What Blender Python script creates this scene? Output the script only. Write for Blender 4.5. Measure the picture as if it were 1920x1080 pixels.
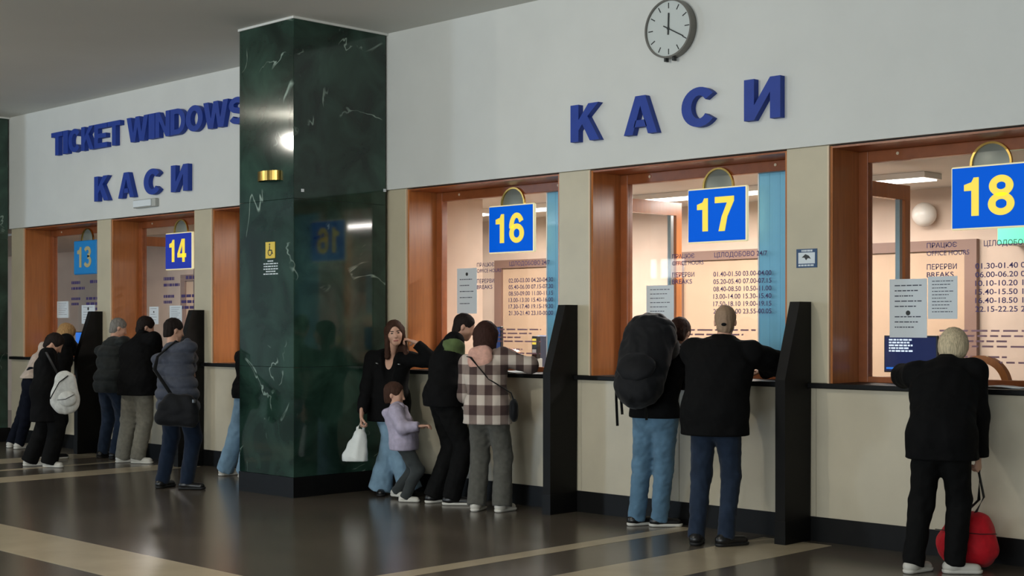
import bpy, bmesh, math, random
import numpy as np
from mathutils import Vector, Matrix

for o in list(bpy.data.objects):
    bpy.data.objects.remove(o, do_unlink=True)
SC = bpy.context.scene
COL = SC.collection
random.seed(4)

# ------------------------------------------------------------------ camera
FPX, HY, HC, YAW = 2665.0, 610.0, 1.6, math.radians(44.7)
CA, SA = math.cos(YAW), math.sin(YAW)
WY = 9.09                                   # plane of the ticket wall
cam = bpy.data.cameras.new('camera')
cam.sensor_width = 36.0
cam.lens = 36.0 * FPX / 1920.0
cam.shift_y = (HY - 540.0) / 1920.0
cam.clip_end = 200
camo = bpy.data.objects.new('camera', cam)
COL.objects.link(camo)
camo.location = (0, 0, HC)
camo.rotation_euler = (math.pi / 2, 0, YAW)
SC.camera = camo

# ------------------------------------------------------------------ world, lights, exposure
world = bpy.data.worlds.new('world')
SC.world = world
world.use_nodes = True
world.node_tree.nodes['Background'].inputs[0].default_value = (0.62, 0.70, 0.80, 1)
world.node_tree.nodes['Background'].inputs[1].default_value = 0.3
SC.view_settings.view_transform = 'Standard'
SC.view_settings.look = 'None'
SC.view_settings.gamma = 1.0
SC.view_settings.use_curve_mapping = False
SC.view_settings.exposure = -0.12

def area(name, loc, rot, sx, sy, power, color):
    l = bpy.data.lights.new(name, 'AREA')
    l.shape = 'RECTANGLE'; l.size = sx; l.size_y = sy
    l.energy = power; l.color = color
    o = bpy.data.objects.new(name, l)
    COL.objects.link(o)
    o.location = loc; o.rotation_euler = rot
    return o

HALL_Y = -11.0
WINX = [-9.0, -3.0, 3.0]
for wx in WINX:                             # daylight in the tall windows of the opposite hall wall
    area('window_hall_offscreen', (wx, HALL_Y + 0.05, 2.35), (math.pi / 2, 0, 0), 5.0, 3.2, 470, (0.90, 0.97, 1.0))
for wx in (-24.55, -23.6):                  # a small far pair of panes that the booth glass mirrors
    area('window_small_offscreen', (wx, HALL_Y + 0.05, 3.12), (math.pi / 2, 0, 0), 0.8, 0.5, 12, (0.95, 0.98, 1.0))
area('window_cool_offscreen', (-26.4, HALL_Y + 0.05, 2.35), (math.pi / 2, 0, 0), 2.0, 3.2, 760, (0.66, 0.82, 1.0))
for lx in (-15.7, -7.8):                    # hall ceiling lamps: the glints on the column and on the clock glass
    l = bpy.data.lights.new('hall_lamp_offscreen', 'POINT'); l.energy = 150; l.color = (1.0, 0.95, 0.84); l.shadow_soft_size = 0.06
    o = bpy.data.objects.new('hall_lamp_offscreen', l); COL.objects.link(o); o.location = (lx, 4.2, 4.1)

# ------------------------------------------------------------------ pixel helpers (photo 1920x1080)
def ray(x, y):
    u = (x - 960.0) / FPX
    return Vector((-SA + u * CA, CA + u * SA, (HY - y) / FPX))
def W(x, y, Y):
    r = ray(x, y)
    return Vector((0, 0, HC)) + r * (Y / r.y)
def G(x, y, z=0.0):
    r = ray(x, y)
    return Vector((0, 0, HC)) + r * ((z - HC) / r.z)

# ------------------------------------------------------------------ materials
def lin(c):
    return tuple(((v / 255.0) / 12.92 if v / 255.0 <= 0.04045 else ((v / 255.0 + 0.055) / 1.055) ** 2.4) for v in c) + (1.0,)
MATS = {}
def mat(name, rgb, rough=0.6, metal=0.0, var=0.0, scale=6.0, bump=0.0, bscale=40.0, emit=None, estr=0.0,
        stretch=(1, 1, 1), spec=0.5, sheen=0.0, rgb2=None):
    if name in MATS: return MATS[name]
    m = bpy.data.materials.new(name); MATS[name] = m
    m.use_nodes = True
    nt = m.node_tree; b = nt.nodes['Principled BSDF']
    b.inputs['Base Color'].default_value = lin(rgb)
    b.inputs['Roughness'].default_value = rough
    b.inputs['Metallic'].default_value = metal
    b.inputs['Specular IOR Level'].default_value = spec
    if sheen: b.inputs['Sheen Weight'].default_value = sheen
    tc = mp = None
    if var or bump:
        tc = nt.nodes.new('ShaderNodeTexCoord'); mp = nt.nodes.new('ShaderNodeMapping')
        mp.inputs['Scale'].default_value = stretch
        nt.links.new(tc.outputs['Object'], mp.inputs['Vector'])
    if var:
        n = nt.nodes.new('ShaderNodeTexNoise'); n.inputs['Scale'].default_value = scale
        n.inputs['Detail'].default_value = 5
        nt.links.new(mp.outputs[0], n.inputs['Vector'])
        r = nt.nodes.new('ShaderNodeValToRGB')
        c = lin(rgb)
        c2 = lin(rgb2) if rgb2 else tuple(min(1, v * (1 + var)) for v in c[:3]) + (1,)
        c1 = c if rgb2 else tuple(v * (1 - var) for v in c[:3]) + (1,)
        r.color_ramp.elements[0].position = 0.3; r.color_ramp.elements[0].color = c1
        r.color_ramp.elements[1].position = 0.7; r.color_ramp.elements[1].color = c2
        nt.links.new(n.outputs[0], r.inputs[0]); nt.links.new(r.outputs[0], b.inputs['Base Color'])
    if bump:
        n2 = nt.nodes.new('ShaderNodeTexNoise'); n2.inputs['Scale'].default_value = bscale
        n2.inputs['Detail'].default_value = 4
        nt.links.new(mp.outputs[0], n2.inputs['Vector'])
        bp = nt.nodes.new('ShaderNodeBump'); bp.inputs['Strength'].default_value = bump
        bp.inputs['Distance'].default_value = 0.01
        nt.links.new(n2.outputs[0], bp.inputs['Height']); nt.links.new(bp.outputs[0], b.inputs['Normal'])
    if emit:
        b.inputs['Emission Color'].default_value = lin(emit)
        b.inputs['Emission Strength'].default_value = estr
    return m

def marble_mat():
    m = mat('green_marble', (36, 58, 49), 0.07, var=0.0)
    nt = m.node_tree; b = nt.nodes['Principled BSDF']; L = nt.links.new
    tc = nt.nodes.new('ShaderNodeTexCoord')
    geo = nt.nodes.new('ShaderNodeNewGeometry')
    n1 = nt.nodes.new('ShaderNodeTexNoise'); n1.inputs['Scale'].default_value = 2.2; n1.inputs['Detail'].default_value = 8
    n1.inputs['Distortion'].default_value = 0.8
    L(geo.outputs['Position'], n1.inputs['Vector'])
    r1 = nt.nodes.new('ShaderNodeValToRGB')
    r1.color_ramp.elements[0].position = 0.32; r1.color_ramp.elements[0].color = lin((20, 36, 30))
    r1.color_ramp.elements[1].position = 0.72; r1.color_ramp.elements[1].color = lin((50, 78, 66))
    L(n1.outputs[0], r1.inputs[0])
    # sparse pale veins: a thin band of a distorted noise, masked by a second noise
    n2 = nt.nodes.new('ShaderNodeTexNoise'); n2.inputs['Scale'].default_value = 0.9; n2.inputs['Detail'].default_value = 4
    n2.inputs['Distortion'].default_value = 1.2
    L(geo.outputs['Position'], n2.inputs['Vector'])
    r2 = nt.nodes.new('ShaderNodeValToRGB')
    e = r2.color_ramp.elements
    e[0].position = 0.492; e[0].color = (0, 0, 0, 1)
    e[1].position = 0.508; e[1].color = (0, 0, 0, 1)
    k = e.new(0.50); k.color = (1, 1, 1, 1)
    L(n2.outputs[0], r2.inputs[0])
    n3 = nt.nodes.new('ShaderNodeTexNoise'); n3.inputs['Scale'].default_value = 3.1
    L(geo.outputs['Position'], n3.inputs['Vector'])
    r3 = nt.nodes.new('ShaderNodeValToRGB')
    r3.color_ramp.elements[0].position = 0.54; r3.color_ramp.elements[1].position = 0.64
    L(n3.outputs[0], r3.inputs[0])
    mu = nt.nodes.new('ShaderNodeMath'); mu.operation = 'MULTIPLY'
    L(r2.outputs[0], mu.inputs[0]); L(r3.outputs[0], mu.inputs[1])
    mx = nt.nodes.new('ShaderNodeMix'); mx.data_type = 'RGBA'
    L(mu.outputs[0], mx.inputs[0]); L(r1.outputs[0], mx.inputs[6]); mx.inputs[7].default_value = lin((150, 170, 158))
    L(mx.outputs[2], b.inputs['Base Color'])
    return m

def glass_mat(name, tint=(1, 1, 1, 1)):
    m = bpy.data.materials.new(name); m.use_nodes = True
    nt = m.node_tree; nt.nodes.clear()
    out = nt.nodes.new('ShaderNodeOutputMaterial')
    mix = nt.nodes.new('ShaderNodeMixShader'); lw = nt.nodes.new('ShaderNodeLayerWeight'); lw.inputs[0].default_value = 0.5
    pw = nt.nodes.new('ShaderNodeMath'); pw.operation = 'POWER'; pw.inputs[1].default_value = 4.0
    fr = nt.nodes.new('ShaderNodeMath'); fr.operation = 'MULTIPLY_ADD'; fr.inputs[1].default_value = 0.6; fr.inputs[2].default_value = 0.025
    nt.links.new(lw.outputs['Facing'], pw.inputs[0]); nt.links.new(pw.outputs[0], fr.inputs[0])
    t = nt.nodes.new('ShaderNodeBsdfTransparent'); t.inputs[0].default_value = tint
    g = nt.nodes.new('ShaderNodeBsdfGlossy'); g.inputs['Roughness'].default_value = 0.02
    nt.links.new(fr.outputs[0], mix.inputs[0]); nt.links.new(t.outputs[0], mix.inputs[1]); nt.links.new(g.outputs[0], mix.inputs[2])
    nt.links.new(mix.outputs[0], out.inputs[0])
    return m

M_WHITE = mat('wall_paint', (214, 216, 212), 0.65, var=0.03, scale=2)
M_CEIL = mat('ceiling_paint', (222, 222, 216), 0.8, var=0.02, scale=1)
M_FLOOR = mat('polished_floor', (94, 86, 76), 0.21, var=0.15, scale=1.6, spec=0.6, bump=0.02, bscale=3)
M_BAND = mat('cream_floor_stone', (186, 172, 146), 0.25, var=0.08, scale=3)
M_STONE = mat('beige_stone', (196, 186, 160), 0.36, var=0.07, scale=2.4)
M_STONE2 = mat('beige_stone_panel', (198, 188, 165), 0.36, var=0.08, scale=1.8)
M_WOOD = mat('orange_wood', (178, 110, 60), 0.25, var=0.12, scale=5, stretch=(6, 6, 0.5))
M_WOODD = mat('orange_wood_frame', (150, 84, 46), 0.3, var=0.12, scale=5, stretch=(3, 3, 3))
M_BLACK = mat('black_stone', (14, 14, 14), 0.5, var=0.2, scale=8, spec=0.2)
M_PART = mat('black_laminate', (15, 14, 13), 0.55, var=0.15, scale=8, spec=0.2)
M_MARBLE = marble_mat()
M_BLUE = mat('blue_foam', (22, 58, 152), 0.6, var=0.06, scale=10)
M_SIGN = mat('sign_blue', (0, 74, 185), 0.6, emit=(0, 100, 228), estr=0.55, spec=0.1)
M_SIGND = mat('sign_dark_blue', (18, 48, 170), 0.4, emit=(10, 50, 190), estr=0.25)
M_SIGNL = mat('sign_light_blue', (30, 140, 214), 0.4)
M_YEL = mat('sign_yellow', (246, 218, 70), 0.4, emit=(250, 220, 70), estr=0.55)
M_PALE = mat('sign_pale_numeral', (190, 178, 130), 0.5)
M_EDGE = mat('sign_edge', (240, 230, 180), 0.4, emit=(245, 235, 190), estr=0.5)
M_GOLD = mat('brass', (214, 176, 96), 0.22, 1.0)
M_MIRROR = mat('mirror_face', (128, 132, 122), 0.35, 0.15)
M_METAL = mat('grey_metal', (150, 150, 150), 0.3, 0.8)
M_STEEL = mat('clock_steel', (120, 118, 112), 0.35, 0.6)
M_DIAL = mat('clock_dial', (205, 212, 210), 0.15)
M_DARK = mat('dark_hand', (40, 44, 44), 0.5)
M_PAPER = mat('paper', (222, 230, 234), 0.7)
M_INK = mat('ink', (70, 76, 90), 0.8)
M_TEXT = mat('violet_lettering', (62, 48, 104), 0.6)
M_TEXTF = mat('faint_lettering', (150, 116, 130), 0.6)
M_BOOTH = mat('booth_wall', (206, 184, 166), 0.6, var=0.06, scale=4)
M_BOOTHD = mat('booth_door', (188, 160, 134), 0.5, var=0.05, scale=3)
M_BFRAME = mat('booth_door_frame', (132, 104, 92), 0.5)
M_BCEIL = mat('booth_ceiling', (226, 220, 212), 0.7)
M_LAMP = mat('lamp_panel', (255, 255, 250), 0.5, emit=(255, 250, 240), estr=5.0)
M_BLIND = mat('blue_blind', (124, 194, 226), 0.6, var=0.05, scale=3, stretch=(12, 1, 0.2))
M_SCREEN = mat('screen_dark', (20, 30, 70), 0.2, emit=(26, 40, 92), estr=0.5)
M_SCRTXT = mat('screen_text', (210, 225, 240), 0.5, emit=(210, 225, 240), estr=0.8)
M_SCRBLUE = mat('screen_blue', (30, 110, 210), 0.3, emit=(40, 120, 220), estr=0.7)
M_PLASTIC = mat('black_plastic', (24, 24, 26), 0.4)
M_GREEN = mat('exit_green', (70, 210, 150), 0.4, emit=(110, 240, 180), estr=0.9)
M_GLASS = glass_mat('booth_glass')
M_GREYBOX = mat('grey_plastic', (176, 178, 172), 0.4)

# ------------------------------------------------------------------ object helpers
WO = {}
def tag(o, label=None, cat=None, group=None, kind=None):
    if label: o['label'] = label
    if cat: o['category'] = cat
    if group: o['group'] = group
    if kind: o['kind'] = kind
    return o
def link(o, parent, origin):
    COL.objects.link(o)
    origin = Vector(origin)
    if parent is not None:
        o.parent = parent
        o.location = origin - WO[parent.name]
    else:
        o.location = origin
    WO[o.name] = origin
    return o
def empty(name, origin, label=None, cat=None, group=None, kind=None):
    o = bpy.data.objects.new(name, None); o.empty_display_size = 0.1
    link(o, None, origin)
    return tag(o, label, cat, group, kind)
def from_bm(name, bm, m, parent=None, origin=None, smooth=False):
    """bm holds world coordinates; the object's origin is put at the base centre of its bounds."""
    me = bpy.data.meshes.new(name)
    if origin is None:
        xs = [v.co for v in bm.verts]
        lo = [min(c[i] for c in xs) for i in range(3)]; hi = [max(c[i] for c in xs) for i in range(3)]
        origin = Vector(((lo[0] + hi[0]) / 2, (lo[1] + hi[1]) / 2, lo[2]))
    bmesh.ops.translate(bm, verts=bm.verts, vec=-Vector(origin))
    bmesh.ops.recalc_face_normals(bm, faces=bm.faces)
    bm.to_mesh(me); bm.free()
    me.materials.append(m)
    if smooth:
        for p in me.polygons: p.use_smooth = True
    return link(bpy.data.objects.new(name, me), parent, origin)
def bm_box(bm, x0, x1, y0, y1, z0, z1):
    r = bmesh.ops.create_cube(bm, size=1.0)
    for v in r['verts']:
        v.co = Vector(((x0 + x1) / 2 + v.co.x * (x1 - x0), (y0 + y1) / 2 + v.co.y * (y1 - y0), (z0 + z1) / 2 + v.co.z * (z1 - z0)))
    return r['verts']
def box(name, x0, x1, y0, y1, z0, z1, m, parent=None, bevel=0.0):
    bm = bmesh.new(); bm_box(bm, x0, x1, y0, y1, z0, z1)
    if bevel:
        bmesh.ops.bevel(bm, geom=list(bm.edges), offset=bevel, segments=2, affect='EDGES', profile=0.5)
    return from_bm(name, bm, m, parent)
def prism(name, pts, axis, a0, a1, m, parent=None, bevel=0.0):
    """pts: polygon; axis 'x': pts=(y,z) swept a0..a1 in x; 'y': pts=(x,z) swept in y; 'z': pts=(x,y)."""
    bm = bmesh.new()
    def P(p, a): return {'x': (a, p[0], p[1]), 'y': (p[0], a, p[1]), 'z': (p[0], p[1], a)}[axis]
    A = [bm.verts.new(P(p, a0)) for p in pts]; B = [bm.verts.new(P(p, a1)) for p in pts]
    bm.faces.new(A); bm.faces.new(B[::-1])
    for i in range(len(pts)):
        j = (i + 1) % len(pts); bm.faces.new((A[i], B[i], B[j], A[j]))
    if bevel:
        bmesh.ops.recalc_face_normals(bm, faces=bm.faces)
        bmesh.ops.bevel(bm, geom=list(bm.edges), offset=bevel, segments=2, affect='EDGES', profile=0.5)
    return from_bm(name, bm, m, parent)
def disc_y(name, cx, cz, r, y0, y1, m, parent=None, seg=48, r1=None):
    """cylinder (or truncated cone) with its axis along y"""
    bm = bmesh.new(); r1 = r if r1 is None else r1
    A = [bm.verts.new((cx + r * math.cos(2 * math.pi * i / seg), y0, cz + r * math.sin(2 * math.pi * i / seg))) for i in range(seg)]
    B = [bm.verts.new((cx + r1 * math.cos(2 * math.pi * i / seg), y1, cz + r1 * math.sin(2 * math.pi * i / seg))) for i in range(seg)]
    bm.faces.new(A); bm.faces.new(B[::-1])
    for i in range(seg):
        j = (i + 1) % seg; bm.faces.new((A[i], B[i], B[j], A[j]))
    return from_bm(name, bm, m, parent)
def ring_y(name, cx, cz, ro, ri, y0, y1, m, parent=None, seg=48, a0=0.0, a1=2 * math.pi):
    bm = bmesh.new(); full = abs(a1 - a0 - 2 * math.pi) < 1e-6
    n = seg if full else seg + 1; rows = []
    for i in range(n):
        a = a0 + (a1 - a0) * i / seg; c, s = math.cos(a), math.sin(a)
        rows.append([bm.verts.new((cx + r * c, y, cz + r * s)) for r, y in ((ro, y0), (ri, y0), (ri, y1), (ro, y1))])
    for i in range(seg):
        A, B = rows[i], rows[(i + 1) % n]
        for k in range(4): bm.faces.new((A[k], B[k], B[(k + 1) % 4], A[(k + 1) % 4]))
    if not full:
        bm.faces.new(rows[0]); bm.faces.new(rows[-1][::-1])
    return from_bm(name, bm, m, parent)
def tube(name, pts, r, m, parent=None, seg=8, flat=1.0):
    bm = bmesh.new(); rows = []
    pts = [Vector(p) for p in pts]
    for i, p in enumerate(pts):
        d = (pts[min(i + 1, len(pts) - 1)] - pts[max(i - 1, 0)]).normalized()
        up = Vector((0, 0, 1)) if abs(d.z) < 0.9 else Vector((1, 0, 0))
        a = d.cross(up).normalized(); b = d.cross(a)
        rows.append([bm.verts.new(p + a * r * math.cos(2 * math.pi * k / seg) + b * r * flat * math.sin(2 * math.pi * k / seg)) for k in range(seg)])
    for i in range(len(rows) - 1):
        for k in range(seg):
            bm.faces.new((rows[i][k], rows[i][(k + 1) % seg], rows[i + 1][(k + 1) % seg], rows[i + 1][k]))
    bm.faces.new(rows[0]); bm.faces.new(rows[-1][::-1])
    return from_bm(name, bm, m, parent, smooth=True)
def text_bm(s, bold=0.0, depth=0.0):
    cu = bpy.data.curves.new('txt', 'FONT'); cu.body = s; cu.size = 1.0
    cu.offset = bold; cu.extrude = depth / 2 if depth else 0.0
    cu.resolution_u = 4
    ob = bpy.data.objects.new('txt', cu); COL.objects.link(ob)
    me = bpy.data.meshes.new_from_object(ob.evaluated_get(bpy.context.evaluated_depsgraph_get()))
    bpy.data.objects.remove(ob, do_unlink=True); bpy.data.curves.remove(cu)
    bm = bmesh.new(); bm.from_mesh(me); bpy.data.meshes.remove(me)
    return bm
def lettering(name, s, x0, x1, z0, z1, y, m, parent=None, depth=0.0, bold=0.0):
    """text on a plane that faces -Y, fitted to the box x0..x1, z0..z1 (x1 None keeps the proportions);
    y is the front, depth goes backwards (+Y)"""
    bm = text_bm(s, bold, 1.0 if depth else 0.0)
    vs = bm.verts
    ax, bx = min(v.co.x for v in vs), max(v.co.x for v in vs)
    ay, by = min(v.co.y for v in vs), max(v.co.y for v in vs)
    kz = (z1 - z0) / (by - ay); kx = kz if x1 is None else (x1 - x0) / (bx - ax)
    for v in vs:
        X = x0 + (v.co.x - ax) * kx; Z = z0 + (v.co.y - ay) * kz
        Y = y + (0.5 - v.co.z) * depth if depth else y
        v.co = (X, Y, Z)
    return from_bm(name, bm, m, parent)

def stroke(path, hx, hz):
    """a pen of half-width hx (across) and hz (up) drawn along a path: a list of quads"""
    n = len(path); L, R = [], []; closed = math.dist(path[0], path[-1]) < 1e-6
    for i, (x, z) in enumerate(path):
        ax, az = path[max(i - 1, 0)]; bx, bz = path[min(i + 1, n - 1)]
        if closed and i in (0, n - 1): (ax, az), (bx, bz) = path[n - 2], path[1]
        dx, dz = bx - ax, bz - az; l = math.hypot(dx, dz) or 1.0
        nx, nz = -dz / l, dx / l
        L.append((x + nx * hx, z + nz * hz)); R.append((x - nx * hx, z - nz * hz))
    return [[L[i], L[i + 1], R[i + 1], R[i]] for i in range(n - 1)]
def arc(cx, cz, rx, rz, a0, a1, n=28):
    return [(cx + rx * math.cos(math.radians(a0 + (a1 - a0) * i / n)), cz + rz * math.sin(math.radians(a0 + (a1 - a0) * i / n))) for i in range(n + 1)]
def R_(x0, z0, x1, z1): return [(x0, z0), (x1, z0), (x1, z1), (x0, z1)]
def glyph_polys(c):
    HX, HZ = 0.14, 0.105
    if c in 'KК': return [R_(0, 0, .28, 1), [(.28, .30), (.41, .46), (.67, 0), (1, 0), (.59, .66), (.97, 1), (.62, 1), (.28, .58)]]
    if c in 'AА': return [[(0, 0), (.27, 0), (.5, .74), (.5, 1), (.35, 1)], [(1, 0), (.65, 1), (.5, 1), (.5, .74), (.73, 0)], [(.3, .19), (.7, .19), (.64, .37), (.36, .37)]]
    if c in 'CС': return stroke(arc(.5, .5, .36, .395, 38, 322), HX, HZ)
    if c == 'И': return [R_(0, 0, .28, 1), R_(.72, 0, 1, 1), [(.28, 0), (.72, .64), (.72, 1), (.28, .36)]]
    if c == 'N': return [R_(0, 0, .28, 1), R_(.72, 0, 1, 1), [(.28, 1), (.28, .64), (.72, 0), (.72, .36)]]
    if c == 'T': return [R_(0, .8, 1, 1), R_(.35, 0, .65, .8)]
    if c == 'I': return [R_(0, 0, 1, 1)]
    if c == 'E': return [R_(0, 0, .3, 1), R_(.3, .8, 1, 1), R_(.3, .4, .92, .59), R_(.3, 0, 1, .2)]
    if c == 'O': return stroke(arc(.5, .5, .36, .395, 0, 360, 40), HX, HZ)
    if c == 'D': return [R_(0, 0, .28, 1), R_(.28, 0, .46, .2), R_(.28, .8, .46, 1)] + stroke(arc(.46, .5, .40, .4, -90, 90), HX, 0.1)
    if c == 'S': return stroke(arc(.5, .70, .35, .195, 20, 270) + arc(.5, .30, .35, .195, 90, -160)[1:], HX, HZ)
    if c == 'W': return [[(0, 1), (.2, 1), (.31, .36), (.41, 1), (.5, 1), (.5, .58), (.4, 0), (.19, 0)], [(1, 1), (.81, 0), (.6, 0), (.5, .58), (.5, 1), (.59, 1), (.69, .36), (.8, 1)]]
    if c == '1': return [[(.5, 0), (1, 0), (1, 1), (.66, 1), (.5, .88), (0, .82), (0, .66), (.5, .66)]]
    if c == '3': return stroke(arc(.47, .735, .33, .18, 160, -90), .15, .085) + stroke(arc(.47, .29, .38, .205, 90, -160), .15, .085)
    if c == '4': return [R_(.56, 0, .84, 1), R_(0, .2, 1, .37), [(0, .37), (.26, .37), (.56, .76), (.56, 1), (.5, 1)]]
    if c == '6': return stroke(arc(.5, .32, .35, .235, 0, 360, 36), .15, .085) + stroke(arc(.5, .56, .35, .355, 25, 190), .15, .085)
    if c == '7': return [[(0, 1), (0, .82), (.64, .82), (.36, .42), (.2, 0), (.52, 0), (.66, .42), (1, .86), (1, 1)]]
    if c == '8': return stroke(arc(.5, .735, .32, .18, 0, 360, 36), .15, .085) + stroke(arc(.5, .285, .36, .20, 0, 360, 36), .15, .085)
    raise KeyError(c)
def block_glyph(name, c, x0, x1, z0, z1, y, m, parent, depth):
    bm = bmesh.new()
    for poly in glyph_polys(c):
        A = [bm.verts.new((x0 + p[0] * (x1 - x0), y, z0 + p[1] * (z1 - z0))) for p in poly]
        B = [bm.verts.new((v.co.x, y + depth, v.co.z)) for v in A]
        bm.faces.new(A); bm.faces.new(B[::-1])
        for i in range(len(A)):
            j = (i + 1) % len(A); bm.faces.new((A[i], B[i], B[j], A[j]))
    return from_bm(name, bm, m, parent)

# ------------------------------------------------------------------ the setting
CEIL = 4.465
FB = 2.93                                     # underside of the white upper wall
CZ = 1.172                                    # counter height
GY = WY + 0.40                                # glass plane
floor = tag(box('floor', -34, 9, HALL_Y, WY + 5, -0.2, 0, M_FLOOR), kind='structure')
tag(box('ceiling', -34, 9, HALL_Y, WY + 0.5, CEIL, CEIL + 0.2, M_CEIL), kind='structure')
for x0, x1, y0, y1 in ((-7.0, -6.83, 5.24, 8.97), (-6.2, -5.61, 5.24, 8.97), (-34, 9, 4.62, 5.24),
                       (-14.33, -13.85, 5.24, 8.97), (-15.08, -14.96, 5.24, 8.97), (-16.3, -15.75, 5.24, 8.97)):
    box('floor_band', x0, x1, y0, y1, -0.05, 0.0012, M_BAND, floor)

wb = tag(box('wall_back', -34, 9, WY - 0.025, WY + 0.5, FB, CEIL, M_WHITE), kind='structure')
tag(box('wall_left', -34.3, -34, HALL_Y, WY + 5, 0, CEIL, M_WHITE), kind='structure')
tag(box('wall_right', 9, 9.3, HALL_Y, WY + 5, 0, CEIL, M_WHITE), kind='structure')
# opposite hall wall with window openings
bm = bmesh.new()
OPN = [(wx - 2.5, wx + 2.5, 0.75, 3.95) for wx in WINX] + [(-27.4, -25.4, 0.75, 3.95), (-24.95, -24.15, 2.87, 3.37), (-24.0, -23.2, 2.87, 3.37)]
OPN.sort(); x = -34.0
for a, b, z0, z1 in OPN:
    bm_box(bm, x, a, HALL_Y - 0.3, HALL_Y, 0, CEIL); x = b
    bm_box(bm, a, b, HALL_Y - 0.3, HALL_Y, 0, z0); bm_box(bm, a, b, HALL_Y - 0.3, HALL_Y, z1, CEIL)
bm_box(bm, x, 9.0, HALL_Y - 0.3, HALL_Y, 0, CEIL)
tag(from_bm('wall_front', bm, M_WHITE), kind='structure')

OPEN = [(13, -18.35, -16.38), (14, -16.03, -14.16), (15, -13.79, -11.85), (16, -10.43, -8.42), (17, -8.054, -6.077), (18, -5.705, -3.72)]
lower = empty('wall_lower', (-11, WY, 0), kind='structure')
stn = 1
# beige stone pillars between the openings
pil = [(-18.72, -18.35), (-16.38, -16.03), (-14.16, -13.79), (-11.85, -10.43), (-8.42, -8.054), (-6.077, -5.705), (-3.72, 9.0)]
for x0, x1 in pil:
    tag(box('trim_%d' % stn, x0, x1, WY, WY + 0.45, CZ + 0.0005, FB - 0.0005, M_STONE, None, bevel=0.004), kind='structure'); stn += 1
pan = [-18.72, -16.2, -13.9, -12.6, -10.4, -8.16, -7.1, -5.82, -3.5, 9.0]
for a, b in zip(pan[:-1], pan[1:]):
    box('stone_panel', a + 0.0015, b - 0.0015, WY, WY + 0.3, 0.0, CZ - 0.039, M_STONE2, lower, bevel=0.002)
tag(box('baseboard_back', -18.72, 9, WY - 0.014, WY + 0.02, 0, 0.18, M_BLACK), kind='structure')
tag(box('counter_ledge', -18.7, 8.9, WY - 0.05, WY + 0.42, CZ - 0.038, CZ, M_BLACK, bevel=0.006),
    'long black stone counter ledge running under all the ticket windows', 'counter')

def column(name, x0, x1, y0, label):
    c = empty(name, ((x0 + x1) / 2, (y0 + WY) / 2, 0), label, 'column', kind='structure')
    box('core', x0 + 0.03, x1 - 0.03, y0 + 0.03, WY - 0.052, 0, CEIL - 0.001, M_BLACK, c)
    zs = [0.19, 1.21, 2.78, CEIL - 0.02]
    for a, b in zip(zs[:-1], zs[1:]):
        box('marble_slab', x0, x1 - 0.002, y0, y0 + 0.03, a, b - 0.002, M_MARBLE, c, bevel=0.002)
        box('marble_slab', x1 - 0.03, x1, y0 + 0.002, WY - 0.051, a, b - 0.002, M_MARBLE, c, bevel=0.002)
        box('marble_slab', x0, x0 + 0.03, y0 + 0.032, WY - 0.051, a, b - 0.002, M_MARBLE, c, bevel=0.002)
    box('skirting', x0 - 0.004, x1 + 0.004, y0 - 0.006, WY - 0.016, 0, 0.188, M_BLACK, c)
    box('ceiling_trim', x0 - 0.012, x1 + 0.012, y0 - 0.012, WY - 0.03, CEIL - 0.022, CEIL - 0.001, M_WHITE, c)
    return c
column('column', -11.56, -10.69, 7.93, 'dark green veined marble column bearing a yellow wheelchair sign')
column('column', -19.6, -18.72, 7.93, 'dark green marble column past window thirteen')

# ------------------------------------------------------------------ booths behind the glass
BY = 12.4; BC = 2.9
tag(box('wall_booth_back', -34, 9, BY, BY + 0.2, 0, BC, M_BOOTH), kind='structure')
tag(box('ceiling_booth', -34, 9, GY + 0.06, BY, BC, BC + 0.05, M_BCEIL), kind='structure')
tag(box('wall_booth_end', -10.62, -10.52, GY + 0.08, 10.2, 0, BC - 0.001, M_BOOTH), kind='structure')
n = 1
for x0, x1, zt in ((-12.4, -11.2, 2.3), (-9.6, -8.5, 2.3), (-7.35, -6.3, 2.3), (-19.5, -18.4, 2.3), (-15.9, -14.9, 2.3)):
    d = empty('door_%d' % n, ((x0 + x1) / 2, BY, 0), kind='structure'); n += 1
    box('door_leaf', x0, x1, BY - 0.03, BY - 0.002, 0.0, zt, M_BOOTHD, d, bevel=0.004)
    box('door_frame', x0 - 0.12, x0, BY - 0.06, BY - 0.002, 0, zt + 0.1, M_BFRAME, d)
    box('door_frame', x1, x1 + 0.12, BY - 0.06, BY - 0.002, 0, zt + 0.1, M_BFRAME, d)
    box('door_frame', x0, x1, BY - 0.06, BY - 0.002, zt, zt + 0.1, M_BFRAME, d)
    box('door_handle', x1 - 0.12, x1 - 0.05, BY - 0.08, BY - 0.03, 1.02, 1.05, M_METAL, d)
for x, lab in ((-18.2, 'white ceiling lamp inside the booth of window fourteen'), (-11.85, 'white ceiling lamp beside the end wall in the booth of window sixteen'),
               (-10.54, 'white ceiling lamp near the blue blind in the booth of window sixteen'), (-8.91, 'white ceiling lamp beyond the glazed partition seen in window seventeen'),
               (-7.84, 'white ceiling lamp near the blue blind in the booth of window seventeen'), (-6.45, 'white ceiling lamp inside the booth of window eighteen')):
    l = empty('ceiling_lamp', (x, 11.1, BC), lab, 'lamp', 'booth ceiling lamps')
    box('lamp_housing', x - 0.5, x + 0.5, 10.95, 11.25, BC - 0.05, BC - 0.002, M_BCEIL, l)
    box('lamp_diffuser', x - 0.47, x + 0.47, 10.98, 11.22, BC - 0.062, BC - 0.05, M_LAMP, l)
    a = area('booth_light', (x, 11.1, BC - 0.08), (0, 0, 0), 0.9, 0.25, 58, (1.0, 0.94, 0.88))
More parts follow.
